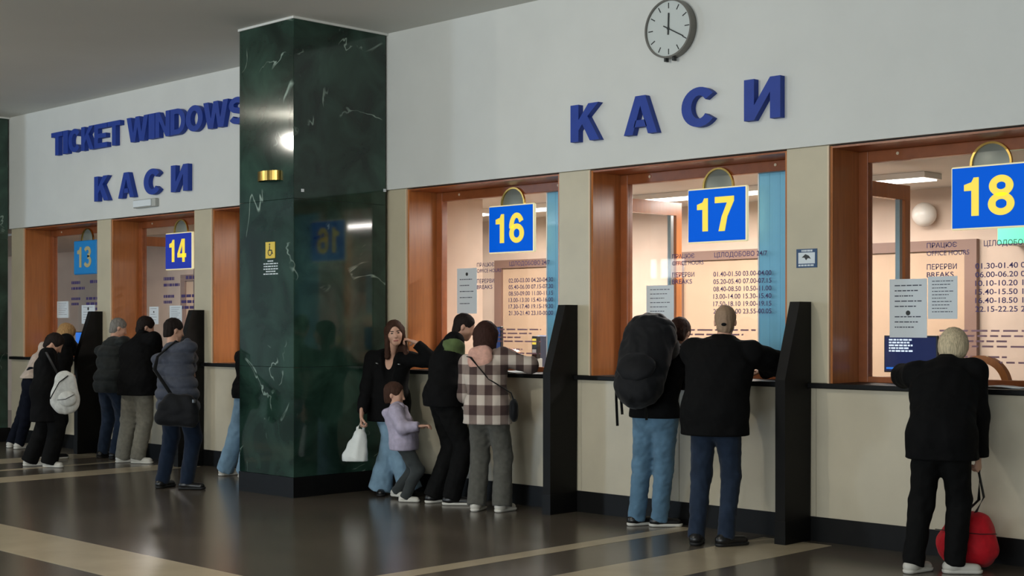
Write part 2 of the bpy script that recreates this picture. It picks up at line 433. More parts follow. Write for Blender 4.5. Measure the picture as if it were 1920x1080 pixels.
# partitions between neighbouring booths: wooden beam, post and pane
for x in (-16.2, -13.97, -8.24, -5.89):
    p = empty('booth_partition', (x, 10.0, 0), 'wood and glass partition between booths behind pillar at X', 'partition')
    p['label'] = {-16.2: 'wooden glazed booth partition between windows thirteen and fourteen', -13.97: 'wooden glazed booth partition between windows fourteen and fifteen',
                  -8.24: 'wooden glazed booth partition between windows sixteen and seventeen', -5.89: 'wooden glazed booth partition between windows seventeen and eighteen'}[x]
    box('beam', x - 0.03, x + 0.03, GY + 0.08, 10.55, 2.62, 2.74, M_WOOD, p)
    box('wooden_post', x - 0.03, x + 0.03, 10.47, 10.55, 0, 2.62, M_WOOD, p)
    box('metal_post', x - 0.02, x + 0.02, 10.40, 10.44, 0, 2.62, M_METAL, p)
    box('base_panel', x - 0.03, x + 0.03, GY + 0.08, 10.40, 0, 1.0, M_WOOD, p)
    box('pane', x - 0.004, x + 0.004, GY + 0.08, 10.40, 1.0, 2.62, M_GLASS, p)
tag(box('desk', -18.3, -3.0, GY + 0.07, GY + 0.75, 0.98, 1.02, M_BOOTHD), 'long tan cashier desk behind the window glass', 'desk')
def ico(name, c, r, m, parent=None):
    bm = bmesh.new(); bmesh.ops.create_icosphere(bm, subdivisions=3, radius=r, matrix=Matrix.Translation(c))
    return from_bm(name, bm, m, parent, smooth=True)
gl = W(1733, 402, BY - 0.12)
gp = empty('globe_lamp', (gl.x, BY, gl.z), 'white glass globe wall lamp inside the booth of window eighteen', 'lamp')
ico('globe', gl, 0.115, mat('opal_glass', (235, 232, 225), 0.3), gp)
disc_y('mount', gl.x, gl.z, 0.05, BY - 0.06, BY - 0.001, M_METAL, gp)
ex = W(1905, 441, 12.0)
gp = empty('exit_sign', (ex.x, 12.0, ex.z - 0.08), 'glowing green exit light inside the booth of window eighteen', 'sign')
box('housing', ex.x - 0.17, ex.x + 0.2, 12.0, BY - 0.002, ex.z - 0.075, ex.z + 0.075, M_GREYBOX, gp)
box('face', ex.x - 0.165, ex.x + 0.195, 11.992, 12.0, ex.z - 0.07, ex.z + 0.07, M_GREEN, gp)

# ------------------------------------------------------------------ windows
TIMES = {
    16: ['02.00-03.00 04.20-04.30', '05.40-06.00 07.15-07.30', '08.50-09.00 11.00-11.15', '13.00-13.00 15.40-16.00', '17.30-17.40 19.15-19.30', '21.30-21.40 23.10-00.00'],
    17: ['01.40-01.50 03.00-04.00', '05.20-05.40 07.00-07.15', '08.40-08.50 10.50-11.00', '13.00-14.00 15.30-15.40', '17.50-18.10 19.00-19.15', '22.00-22.00 23.55-00.05'],
    18: ['01.30-01.40 02.', '06.00-06.20 07.', '10.10-10.20 12.', '15.40-15.50 17.', '16.40-18.50 19.', '22.15-22.25 23.']}
def dashes(name, x0, x1, z, h, y, m, parent, seed, words=6):
    """a line of print too small to read: a row of little bars"""
    rng = random.Random(seed); bm = bmesh.new(); x = x0
    while x < x1 - 0.01:
        w = min(rng.uniform(0.03, 0.10) * (x1 - x0) * 2.2, x1 - x)
        bm_box(bm, x, x + w, y - 0.0006, y, z, z + h); x += w + (x1 - x0) * 0.035
    return from_bm(name, bm, m, parent)
def window(i, num, x0, x1):
    w = empty('window_%d' % i, ((x0 + x1) / 2, GY, CZ), kind='structure')
    zt = FB - 0.01
    box('jamb', x0, x0 + 0.02, WY + 0.012, GY + 0.04, CZ, zt, M_WOOD, w)
    box('jamb', x1 - 0.02, x1, WY + 0.012, GY + 0.04, CZ, zt, M_WOOD, w)
    box('jamb_trim', x0 - 0.012, x0 + 0.001, WY - 0.008, WY + 0.012, CZ, zt, M_EDGE2, w)
    box('head_board', x0 + 0.02, x1 - 0.02, WY + 0.012, GY + 0.04, zt - 0.015, zt, M_WOODD, w)
    box('frame_stile', x0 + 0.02, x0 + 0.10, GY - 0.03, GY + 0.04, CZ, zt - 0.015, M_WOODD, w, bevel=0.004)
    box('frame_stile', x1 - 0.10, x1 - 0.02, GY - 0.03, GY + 0.04, CZ, zt - 0.015, M_WOODD, w, bevel=0.004)
    box('frame_rail', x0 + 0.10, x1 - 0.10, GY - 0.03, GY + 0.04, zt - 0.10, zt - 0.015, M_WOODD, w, bevel=0.004)
    box('frame_rail', x0 + 0.10, x1 - 0.10, GY - 0.03, GY + 0.04, CZ, CZ + 0.045, M_WOODD, w, bevel=0.004)
    box('glass_pane', x0 + 0.10, x1 - 0.10, GY - 0.003, GY + 0.003, CZ + 0.045, zt - 0.10, M_GLASS, w)
    cx = (x0 + x1) / 2
    ring_y('service_arch', cx, CZ + 0.0, 0.215, 0.165, GY - 0.028, GY + 0.028, M_WOOD, w, 32, 0.0, math.pi)
    for sx in (x0 + 0.35, x1 - 0.35):
        disc_y('screw', sx, zt - 0.05, 0.012, GY - 0.036, GY - 0.029, M_EDGE2, w, 12)
    y = GY - 0.005
    lx = x0 + 0.57
    if num in (16, 17, 18):
        lettering('lettering', 'ПРАЦЮЄ', lx, lx + 0.235, 2.155, 2.20, y, M_TEXT, w, bold=0.012)
        lettering('lettering', 'OFFICE HOURS', lx, lx + 0.33, 2.105, 2.14, y, M_TEXT, w, bold=0.01)
        lettering('lettering', 'ЦІЛОДОБОВО 24/7' if num != 18 else 'ЦІЛОДОБОВО', lx + 0.44, lx + (0.96 if num != 18 else 0.8), 2.15, 2.20, y, M_TEXT, w, bold=0.012)
        lettering('lettering', 'ПЕРЕРВИ', lx, lx + 0.235, 2.005, 2.045, y, M_TEXT, w, bold=0.012)
        lettering('lettering', 'BREAKS', lx, lx + 0.21, 1.948, 1.986, y, M_TEXT, w, bold=0.012)
        for k, s in enumerate(TIMES[num]):
            z = 2.0 - k * 0.061
            wd = 0.57 if num != 18 else 0.415; tx = lx + (0.43 if num != 18 else 0.375)
            lettering('lettering', s, tx, tx + wd, z, z + 0.04, y, M_TEXT, w, bold=0.012)
        for k in range(7):
            if k == 4: continue
            dashes('small_print', lx + 0.1, lx + 0.85 - (k % 3) * 0.12, 1.555 - k * 0.037, 0.013, y, M_TEXTF, w, num * 10 + k)
    else:
        dashes('small_print', lx, lx + 0.24, 2.155, 0.04, y, M_TEXT, w, num, 1)
        dashes('small_print', lx, lx + 0.36, 2.08, 0.035, y, M_TEXT, w, num + 1, 2)
        dashes('small_print', lx + 0.5, lx + 0.95, 2.16, 0.04, y, M_TEXT, w, num + 2, 2)
        dashes('small_print', lx, lx + 0.24, 1.94, 0.035, y, M_TEXT, w, num + 3, 2)
        dashes('small_print', lx, lx + 0.2, 1.87, 0.035, y, M_TEXT, w, num + 4, 2)
        for k in range(3):
            dashes('small_print', lx + 0.4, lx + 0.95, 1.94 - k * 0.07, 0.035, y, M_TEXT, w, num + 5 + k, 3)
    # hanging number sign with its round mirror
    sm, nm = {13: (M_SIGNL, M_PALE), 14: (M_SIGND, M_YEL), 15: (M_SIGND, M_YEL)}.get(num, (M_SIGN, M_YEL))
    word = {13: 'thirteen', 14: 'fourteen', 15: 'fifteen', 16: 'sixteen', 17: 'seventeen', 18: 'eighteen'}[num]
    if num != 15:
        tone = {13: 'pale blue number sign with dull numeral thirteen', 14: 'deep blue number sign with yellow numeral fourteen'}.get(num, 'glowing blue number sign with yellow numeral %s' % word)
        sx0, sx1, sz0, sz1 = cx - 0.19, cx + 0.405, 2.275, 2.725
        s = empty('number_sign', (cx + 0.11, GY - 0.06, sz0), tone + ' in the window', 'sign')
        box('sign_box', sx0, sx1, GY - 0.09, GY - 0.055, sz0, sz1, M_EDGE if num != 13 else sm, s, bevel=0.012)
        box('face', sx0 + 0.012, sx1 - 0.012, GY - 0.094, GY - 0.089, sz0 + 0.012, sz1 - 0.012, sm, s, bevel=0.002)
        t = str(num)
        block_glyph('numeral', t[0], sx0 + 0.105, sx0 + 0.215, sz0 + 0.095, sz1 - 0.085, GY - 0.0985, nm, s, 0.004)
        block_glyph('numeral', t[1], sx0 + 0.285, sx0 + 0.475, sz0 + 0.09, sz1 - 0.08, GY - 0.0985, nm, s, 0.004)
        mz = 2.735; mx = cx + 0.09
        r = empty('round_mirror', (mx, GY - 0.03, mz - 0.15), 'round gold-rimmed mirror behind the number sign of window %s' % word, 'mirror')
        ring_y('rim', mx, mz, 0.155, 0.14, GY - 0.052, GY - 0.031, M_GOLD, r)
        bm = bmesh.new(); rings = []
        for k in range(7):
            rr = 0.142 * (1 - k / 6); yy = GY - 0.036 - 0.012 * (1 - (rr / 0.142) ** 2)
            rings.append([bm.verts.new((mx + rr * math.cos(2 * math.pi * j / 40), yy, mz + rr * math.sin(2 * math.pi * j / 40))) for j in range(40)] if k < 6 else [bm.verts.new((mx, yy, mz))])
        for k in range(5):
            for j in range(40): bm.faces.new((rings[k][j], rings[k][(j + 1) % 40], rings[k + 1][(j + 1) % 40], rings[k + 1][j]))
        for j in range(40): bm.faces.new((rings[5][j], rings[5][(j + 1) % 40], rings[6][0]))
        from_bm('mirror_face', bm, M_MIRROR, r, smooth=True)
    if num in (16, 17, 18):
        b = empty('window_blind', (x1 - 0.31, GY + 0.05, CZ), 'light blue blind panel at the side of window %s' % word, 'blind')
        for k in range(5):
            box('blind_strip', x1 - 0.56 + k * 0.1, x1 - 0.462 + k * 0.1, GY + 0.05, GY + 0.058, CZ + 0.03, zt - 0.03, M_BLIND, b)
        box('edge_strip', x1 - 0.572, x1 - 0.56, GY + 0.045, GY + 0.06, CZ + 0.03, zt - 0.03, M_PAPER, b)
M_EDGE2 = mat('pale_trim', (222, 200, 170), 0.4)
for i, (num, x0, x1) in enumerate(OPEN): window(i + 1, num, x0, x1)

# partitions standing out of the counter
for x, lab in ((-16.24, 'black tapered screen between windows thirteen and fourteen'), (-13.95, 'black tapered screen between windows fourteen and fifteen'),
               (-8.20, 'black tapered screen between windows sixteen and seventeen'), (-5.86, 'black tapered screen between windows seventeen and eighteen')):
    p = empty('counter_screen', (x, 8.93, 0), lab, 'screen')
    yo = 8.745
    prism('panel', [(yo, 0.17), (yo, CZ + 0.03), (yo + 0.19, 1.775), (WY - 0.002, 1.775), (WY - 0.002, CZ + 0.002), (WY - 0.052, CZ + 0.002), (WY - 0.052, CZ - 0.041), (WY - 0.002, CZ - 0.041), (WY - 0.016, 0.17)],
          'x', x - 0.085, x, M_PART, p)
    box('foot', x - 0.09, x + 0.005, yo - 0.005, WY - 0.015, 0, 0.17, M_BLACK, p)

# ------------------------------------------------------------------ wall lettering, clock, small fittings
def letters(s, spans, z0, z1, labels, grp):
    for ch, (a, b), lab in zip(s, spans, labels):
        o = block_glyph('wall_letter', ch, a, b, z0, z1, WY - 0.085, M_BLUE, None, 0.06)
        tag(o, lab, 'letter', grp)
ORD = ['opening', 'second', 'third', 'fourth', 'fifth', 'sixth', 'seventh']
KASI = ['K with two slanted arms', 'A with a pointed counter', 'C with an open round bowl', 'backwards N']
letters('КАСИ', [(-8.207, -7.88), (-7.611, -7.261), (-7.011, -6.665), (-6.407, -6.077)], 3.165, 3.48,
        ['blue foam letter %s under the round clock' % k for k in KASI], 'letters of the sign below the clock')
letters('КАСИ', [(-16.302, -15.95), (-15.718, -15.344), (-15.125, -14.733), (-14.524, -14.162)], 3.155, 3.465,
        ['blue foam letter %s above the grey emergency light' % k for k in KASI], 'letters of the short sign')
def word(s, x0, x1, gap, wid):
    tot = sum(wid.get(c, 1.0) for c in s); k = (x1 - x0 - gap * (len(s) - 1)) / tot; x = x0; out = []
    for c in s:
        out.append((x, x + wid.get(c, 1.0) * k)); x += wid.get(c, 1.0) * k + gap
    return out
WID = {'I': 0.42, 'W': 1.55, 'O': 1.1, 'T': 0.95}
letters('TICKET', word('TICKET', -17.42, -15.67, 0.012, WID), 3.82, 4.12, ['%s blue foam letter of the word TICKET on the white wall' % k for k in ORD], 'letters of the upper english sign')
letters('WINDOWS', word('WINDOWS', -15.517, -13.02, 0.012, WID), 3.82, 4.12, ['%s blue foam letter of the word WINDOWS on the white wall' % k for k in ORD], 'letters of the upper english sign')

cx, cz = -7.14, 3.985
ck = empty('wall_clock', (cx, WY - 0.03, cz - 0.235), 'round steel wall clock with plain pale dial', 'clock')
ring_y('rim', cx, cz, 0.237, 0.222, WY - 0.10, WY - 0.026, M_STEEL, ck, 64)
disc_y('dial', cx, cz, 0.224, WY - 0.085, WY - 0.03, M_DIAL, ck, 64)
for h in range(12):
    a = math.pi / 2 - h * math.pi / 6; l = 0.045
    bm = bmesh.new(); bm_box(bm, -l / 2, l / 2, WY - 0.088, WY - 0.085, -0.004, 0.004)
    bmesh.ops.rotate(bm, verts=bm.verts, cent=(0, 0, 0), matrix=Matrix.Rotation(-a, 3, 'Y'))
    bmesh.ops.translate(bm, verts=bm.verts, vec=(cx + 0.185 * math.cos(a), 0, cz + 0.185 * math.sin(a)))
    from_bm('hour_mark', bm, M_DARK, ck)
for a, l0, l1, t in ((math.radians(88), -0.05, 0.125, 0.006), (math.radians(-28), -0.055, 0.17, 0.0045)):
    bm = bmesh.new(); bm_box(bm, l0, l1, WY - 0.094, WY - 0.09, -t, t)
    bmesh.ops.rotate(bm, verts=bm.verts, cent=(0, 0, 0), matrix=Matrix.Rotation(-a, 3, 'Y'))
    bmesh.ops.translate(bm, verts=bm.verts, vec=(cx, 0, cz))
    from_bm('clock_hand', bm, M_DARK, ck)
disc_y('hub', cx, cz, 0.011, WY - 0.097, WY - 0.088, M_DARK, ck, 16)
for dx in (-0.035, 0.045): box('bottom_clip', cx + dx - 0.009, cx + dx + 0.009, WY - 0.09, WY - 0.05, cz - 0.262, cz - 0.233, M_DARK, ck)

el = W(272, 381, WY - 0.06)
e = empty('emergency_light', (el.x, WY - 0.05, el.z - 0.05), 'small grey emergency light box under the short blue sign', 'lamp')
box('housing', el.x - 0.25, el.x + 0.25, WY - 0.075, WY - 0.025, el.z - 0.05, el.z + 0.05, M_GREYBOX, e, bevel=0.008)
box('diffuser', el.x - 0.235, el.x + 0.17, WY - 0.088, WY - 0.074, el.z - 0.04, el.z + 0.04, M_PAPER, e, bevel=0.006)

# sconce, sign, dots on the column
sc = W(499, 330, 7.88)
s = empty('wall_sconce', (sc.x, 7.93, sc.z - 0.05), 'brass half-round sconce on the green marble column', 'lamp')
bm = bmesh.new(); rows = []
for k in range(17):
    a = math.pi + math.pi * k / 16
    rows.append([bm.verts.new((sc.x + r * math.cos(a) * 1.0, 7.929 + r * math.sin(a) * 0.55, z)) for r, z in ((0.165, sc.z - 0.045), (0.165, sc.z + 0.045), (0.155, sc.z + 0.045), (0.155, sc.z - 0.045))])
for k in range(16):
    for q in range(4): bm.faces.new((rows[k][q], rows[k + 1][q], rows[k + 1][(q + 1) % 4], rows[k][(q + 1) % 4]))
bm.faces.new(rows[0]); bm.faces.new(rows[-1][::-1])
from_bm('shade', bm, M_GOLD, s, smooth=False)
box('back_plate', sc.x - 0.06, sc.x + 0.06, 7.915, 7.93, sc.z - 0.04, sc.z + 0.04, M_GOLD, s)
yc = W(506, 469, 7.92)
s = empty('accessibility_sign', (yc.x, 7.925, yc.z - 0.1), 'yellow wheelchair sign with white lettering under it on the column', 'sign')
M_YS = mat('yellow_plate', (232, 200, 66), 0.4)
box('plate', yc.x - 0.075, yc.x + 0.075, 7.922, 7.93, yc.z - 0.078, yc.z + 0.078, M_YS, s, bevel=0.003)
ring_y('symbol', yc.x - 0.002, yc.z - 0.022, 0.032, 0.024, 7.9195, 7.922, M_DARK, s, 24, math.radians(120), math.radians(370))
box('symbol', yc.x - 0.012, yc.x - 0.002, 7.9195, 7.922, yc.z - 0.005, yc.z + 0.042, M_DARK, s)
box('symbol', yc.x - 0.010, yc.x + 0.024, 7.9195, 7.922, yc.z - 0.006, yc.z + 0.004, M_DARK, s)
prism('symbol', [(yc.x + 0.018, yc.z), (yc.x + 0.028, yc.z + 0.002), (yc.x + 0.045, yc.z - 0.035), (yc.x + 0.036, yc.z - 0.038)], 'y', 7.9195, 7.922, M_DARK, s)
disc_y('symbol', yc.x - 0.007, yc.z + 0.055, 0.009, 7.9195, 7.922, M_DARK, s, 16)
for k, (wd, dz) in enumerate(((0.05, 0), (0.115, -0.025), (0.11, -0.05), (0.115, -0.075), (0.075, -0.098), (0.115, -0.122))):
    dashes('small_print', yc.x - wd, yc.x + wd, yc.z - 0.108 + dz, 0.011, 7.929, M_PAPER, s, 70 + k)
for x, y, yy in ((567, 357, 8.0), (721, 357, 9.0)):
    p = ray(x, y); t = -10.69 / p.x
    q = Vector((0, 0, HC)) + p * t
    o = box('screw_cap', q.x - 0.002, q.x + 0.008, q.y - 0.014, q.y + 0.014, q.z - 0.014, q.z + 0.014, M_PAPER)
    tag(o, 'small white cap on the green column by its front corner' if x < 600 else 'small white cap on the green column by the white wall', 'fixing', 'white caps on the green column')

# camera notice on the stone pillar between seventeen and eighteen
cv = W(1513, 483, WY)
s = empty('camera_notice', (cv.x, WY - 0.004, cv.z - 0.08), 'small blue and white camera notice on the stone pillar', 'sign')
M_NB = mat('notice_blue', (36, 72, 112), 0.5)
box('plate', cv.x - 0.09, cv.x + 0.09, WY - 0.004, WY - 0.0005, cv.z - 0.075, cv.z + 0.065, M_NB, s)
box('white_field', cv.x - 0.072, cv.x + 0.072, WY - 0.0055, WY - 0.004, cv.z - 0.045, cv.z + 0.038, M_PAPER, s)
prism('eye_symbol', [(cv.x - 0.042, cv.z), (cv.x - 0.01, cv.z + 0.026), (cv.x + 0.02, cv.z + 0.014), (cv.x + 0.038, cv.z - 0.01), (cv.x + 0.012, cv.z - 0.004), (cv.x - 0.004, cv.z - 0.02), (cv.x - 0.018, cv.z)], 'y', WY - 0.0065, WY - 0.0055, M_DARK, s)
dashes('small_print', cv.x - 0.045, cv.x + 0.05, cv.z + 0.044, 0.014, WY - 0.004, M_PAPER, s, 91)
dashes('small_print', cv.x - 0.072, cv.x + 0.072, cv.z - 0.064, 0.012, WY - 0.004, M_PAPER, s, 92)

# papers taped to the glass
def paper(x0, y0, x1, y1, label, icon=None, lines=8, seed=1, Y=GY - 0.012):
    a = W(x0, (y0 + y1) / 2, Y); b = W(x1, (y0 + y1) / 2, Y)
    zt = W((x0 + x1) / 2, y0, Y).z; zb = W((x0 + x1) / 2, y1, Y).z
    p = empty('paper_notice', ((a.x + b.x) / 2, Y, zb), label, 'notice')
    box('sheet', a.x, b.x, Y, Y + 0.002, zb, zt, M_PAPER, p)
    w = b.x - a.x; h = zt - zb
    if icon is not None:
        disc_y('emblem', (a.x + b.x) / 2, zb + h * icon, w * 0.06, Y - 0.001, Y, M_DARK, p, 20)
    for k in range(lines):
        z = zt - h * (0.12 + 0.8 * k / lines)
        if icon is not None and abs(z - (zb + h * icon)) < h * 0.07: continue
        dashes('print_line', a.x + w * 0.14, b.x - w * (0.14 + 0.1 * (k % 3)), z, h * 0.018, Y - 0.0002, M_INK, p, seed * 20 + k)
    return p
paper(1668, 523, 1738, 633, 'large white notice with black emblem taped over the dark monitor', 0.42, 9, 1)
paper(1740, 518, 1795, 598, 'smaller white timetable sheet beside the large notice in window eighteen', None, 10, 2)
paper(1212, 535, 1263, 606, 'white notice with low emblem taped on the glass of window seventeen', 0.2, 7, 3)
paper(857, 503, 894, 588, 'tall white notice with top emblem on the glass of window sixteen', 0.87, 6, 4)
paper(280, 575, 297, 608, 'white sheet with blue mark behind heads at window fourteen', 0.7, 5, 5)
paper(318, 573, 341, 604, 'plain white sheet on the glass right under sign fourteen', None, 7, 6)
paper(107, 565, 128, 596, 'plain white sheet on the left of the glass of window thirteen', None, 7, 7)
paper(153, 572, 178, 607, 'white notice with top emblem beside the screen at window thirteen', 0.8, 6, 8)

def monitor(x0, y0, x1, y1, Y, m, label, rows):
    a = W(x0, (y0 + y1) / 2, Y); b = W(x1, (y0 + y1) / 2, Y)
    zt = W((x0 + x1) / 2, y0, Y).z; zb = W((x0 + x1) / 2, y1, Y).z
    c = (a.x + b.x) / 2
    p = empty('monitor', (c, Y, 1.02), label, 'monitor')
    box('casing', a.x, b.x, Y + 0.004, Y + 0.035, zb, zt, M_PLASTIC, p, bevel=0.004)
    box('screen', a.x + 0.01, b.x - 0.01, Y, Y + 0.004, zb + 0.012, zt - 0.01, m, p)
    box('stand', c - 0.03, c + 0.03, Y + 0.012, Y + 0.03, 1.03, zb + 0.001, M_PLASTIC, p)
    box('stand_foot', c - 0.1, c + 0.1, Y - 0.03, Y + 0.09, 1.02, 1.03, M_PLASTIC, p)
    w, h = b.x - a.x, zt - zb
    for k in range(rows):
        dashes('screen_line', a.x + w * 0.1, a.x + w * (0.55 - 0.06 * (k % 2)), zt - h * (0.14 + 0.075 * k), h * 0.045, Y - 0.0002, M_SCRTXT, p, 300 + k)
    if rows: box('status_bar', a.x + w * 0.05, a.x + w * 0.6, Y - 0.0008, Y, zb + h * 0.09, zb + h * 0.14, M_SCRBLUE, p)
monitor(1657, 629, 1757, 699, GY + 0.10, M_SCREEN, 'dark blue text monitor facing out of window eighteen', 5)
monitor(141, 622, 166, 652, GY + 0.10, M_SCRBLUE, 'bright blue monitor at the glass of window thirteen', 0)
monitor(905, 612, 939, 662, GY + 0.12, mat('screen_slate', (60, 84, 140), 0.3, emit=(60, 90, 150), estr=0.25), 'slate blue monitor behind the glass of window sixteen', 0)
# things on the desk of window sixteen
t = W(1006, 676, GY + 0.16)
p = empty('card_terminal', (t.x, t.y, 1.02), 'small upright card reader on a stand inside window sixteen', 'card reader')
box('stand', t.x - 0.03, t.x + 0.03, t.y - 0.02, t.y + 0.05, 1.02, 1.29, M_GREYBOX, p, bevel=0.006)
box('reader', t.x - 0.035, t.x + 0.035, t.y - 0.03, t.y + 0.02, 1.29, 1.50, M_PLASTIC, p, bevel=0.006)
box('display', t.x - 0.024, t.x + 0.024, t.y - 0.033, t.y - 0.03, 1.42, 1.475, M_YEL, p)
box('label', t.x - 0.024, t.x + 0.024, t.y - 0.033, t.y - 0.03, 1.33, 1.375, M_PAPER, p)
t = W(1027, 668, GY + 0.9)
p = empty('office_chair', (t.x, t.y + 0.1, 0), 'grey-blue office chair inside the booth of window sixteen', 'chair')
M_CH = mat('chair_fabric', (92, 106, 136), 0.8)
box('backrest', t.x - 0.2, t.x + 0.2, t.y, t.y + 0.08, 1.0, 1.5, M_CH, p, bevel=0.035)
box('seat', t.x - 0.23, t.x + 0.23, t.y + 0.08, t.y + 0.5, 0.55, 0.63, M_CH, p, bevel=0.03)
box('back_support', t.x - 0.03, t.x + 0.03, t.y + 0.04, t.y + 0.12, 0.58, 1.05, M_PLASTIC, p)
box('pedestal', t.x - 0.03, t.x + 0.03, t.y + 0.26, t.y + 0.32, 0.07, 0.55, M_PLASTIC, p)
for k in range(5):
    a = 2 * math.pi * k / 5
    tube('leg', [(t.x, t.y + 0.29, 0.09), (t.x + 0.26 * math.cos(a), t.y + 0.29 + 0.26 * math.sin(a), 0.03)], 0.022, M_PLASTIC, p)
# loose papers on the counter
def sheet(cx_, cy_, w, d, ang, label, z=CZ):
    bm = bmesh.new(); n = 6; rows = []
    ca, sa = math.cos(ang), math.sin(ang)
    for i in range(n + 1):
        u = (i / n - 0.5) * w; hgt = z + 0.002 + 0.012 * math.sin(i / n * math.pi) ** 2
        rows.append([bm.verts.new((cx_ + u * ca - v * sa, cy_ + u * sa + v * ca, hgt + dz)) for v, dz in ((-d / 2, 0), (d / 2, 0), (d / 2, 0.003), (-d / 2, 0.003))])
    for i in range(n):
        for k in range(4): bm.faces.new((rows[i][k], rows[i + 1][k], rows[i + 1][(k + 1) % 4], rows[i][(k + 1) % 4]))
    bm.faces.new(rows[0]); bm.faces.new(rows[-1][::-1])
    tag(from_bm('paper_sheet', bm, M_PAPER), label, 'paper')
q = W(1868, 716, WY + 0.12)
sheet(q.x, WY + 0.15, 0.36, 0.2, 0.1, 'white papers lying by the wooden arch of window eighteen')
q = W(955, 696, WY + 0.06)
sheet(q.x, WY + 0.08, 0.3, 0.18, -0.1, 'white sheet under the checked sleeve on the counter')
q = W(398, 680, WY + 0.05)
sheet(q.x, WY + 0.08, 0.16, 0.14, 0.3, 'small white slip on the ledge beside the stone pillar')

#PEOPLE#
# ------------------------------------------------------------------ people: smooth-union fields turned into meshes
V = Vector
def A3(v): return np.array((v[0], v[1], v[2]), dtype=np.float32)
class Field:
    def __init__(s, lo, hi, h):
        s.h = h; s.lo = np.array(lo, np.float32)
        s.n = np.maximum(4, np.ceil((np.array(hi) - np.array(lo)) / h).astype(int) + 1)
        s.ax = [s.lo[i] + h * np.arange(s.n[i], dtype=np.float32) for i in range(3)]
        s.F = np.full(tuple(s.n), 0.3, np.float32)
    def block(s, lo, hi):
        sl = []
        for i in range(3):
            a = int(max(0, math.floor((lo[i] - s.lo[i]) / s.h))); b = int(min(s.n[i], math.ceil((hi[i] - s.lo[i]) / s.h) + 1))
            if b <= a: return None, None
            sl.append(slice(a, b))
        sl = tuple(sl)
        return sl, (s.ax[0][sl[0]][:, None, None], s.ax[1][sl[1]][None, :, None], s.ax[2][sl[2]][None, None, :])
    def put(s, sl, d, k, cut):
        f = s.F[sl]
        if cut:
            hh = np.maximum(k - np.abs(f + d), 0) / k
            s.F[sl] = np.maximum(f, -d) + hh * hh * k * 0.25
        else:
            hh = np.maximum(k - np.abs(f - d), 0) / k
            s.F[sl] = np.minimum(f, d) - hh * hh * k * 0.25
    def cone(s, a, b, ra, rb, k=0.03, side=None, flat=1.0, capa=False, capb=False, cut=False):
        """tapered capsule a-b; 'side' is the wide axis, 'flat' the thickness across it; capa/capb cut the ends flat"""
        a, b = A3(a), A3(b); ax = b - a; L = float(np.linalg.norm(ax)) or 1e-5; ax = ax / L
        r = max(ra, rb) + k + 2.5 * s.h
        sl, P = s.block(np.minimum(a, b) - r, np.maximum(a, b) + r)
        if sl is None: return
        q = [P[i] - a[i] for i in range(3)]
        al = q[0] * ax[0] + q[1] * ax[1] + q[2] * ax[2]
        t = np.clip(al / L, 0, 1); rr = ra + (rb - ra) * t
        v = [q[i] - t * L * ax[i] for i in range(3)]
        if side is not None and flat != 1.0:
            e1 = A3(side); e1 = e1 - ax * float(e1 @ ax); e1 /= np.linalg.norm(e1)
            e2 = np.cross(ax, e1)
            c2 = v[0] * e2[0] + v[1] * e2[1] + v[2] * e2[2]
            n2 = v[0] ** 2 + v[1] ** 2 + v[2] ** 2 - c2 ** 2
            d = (np.sqrt(np.maximum(n2, 0) + (c2 / flat) ** 2) - rr) * (0.5 + 0.5 * flat)
        else:
            d = np.sqrt(v[0] ** 2 + v[1] ** 2 + v[2] ** 2) - rr
        if capa: d = np.maximum(d, -al)
        if capb: d = np.maximum(d, al - L)
        s.put(sl, d, k, cut)
    def ell(s, c, fr, r, k=0.02, cut=False):
        """ellipsoid with centre c, frame fr=(right, forward, up), radii r"""
        c = A3(c); m = max(r) + k + 2.5 * s.h
        sl, P = s.block(c - m, c + m)
        if sl is None: return
        q = [P[i] - c[i] for i in range(3)]
        k0 = 0; k1 = 0
        for e, rad in zip(fr, r):
            w = q[0] * e[0] + q[1] * e[1] + q[2] * e[2]
            k0 = k0 + (w / rad) ** 2; k1 = k1 + (w / rad ** 2) ** 2
        k0 = np.sqrt(k0); k1 = np.sqrt(k1) + 1e-6
        s.put(sl, k0 * (k0 - 1) / k1, k, cut)
    def below(s, z):                          # keep only what is above z (hem)
        s.F = np.maximum(s.F, z - s.ax[2][None, None, :])
    def plane(s, p, n):                       # remove what lies on the +n side of the plane through p
        d = (s.ax[0][:, None, None] - p[0]) * n[0] + (s.ax[1][None, :, None] - p[1]) * n[1] + (s.ax[2][None, None, :] - p[2]) * n[2]
        s.F = np.maximum(s.F, d)
    def folds(s, amp, scale, seed, vert=0.6):
        rng = np.random.RandomState(seed); X, Y, Z = s.ax[0][:, None, None], s.ax[1][None, :, None], s.ax[2][None, None, :]
        D = 0
        for i in range(4):
            d = rng.randn(3); d[2] *= vert; d /= np.linalg.norm(d); e = rng.randn(3) * 7 / scale * 0.1
            ph = rng.rand(2) * 6.28; f = 6.28 / (scale * (0.7 + 0.6 * rng.rand()))
            D = D + np.sin(f * (X * d[0] + Y * d[1] + Z * d[2]) + ph[0] + 1.6 * np.sin(X * e[0] * 2 + Y * e[1] * 2 + Z * e[2] * 2 + ph[1])) / 4
        s.F = s.F + (amp * D).astype(np.float32)
    def quilt(s, amp, step, z0):
        Z = s.ax[2]
        s.F = s.F + (amp * (1 - np.abs(np.sin(np.pi * (Z - z0) / step))) ** 1.4)[None, None, :].astype(np.float32)
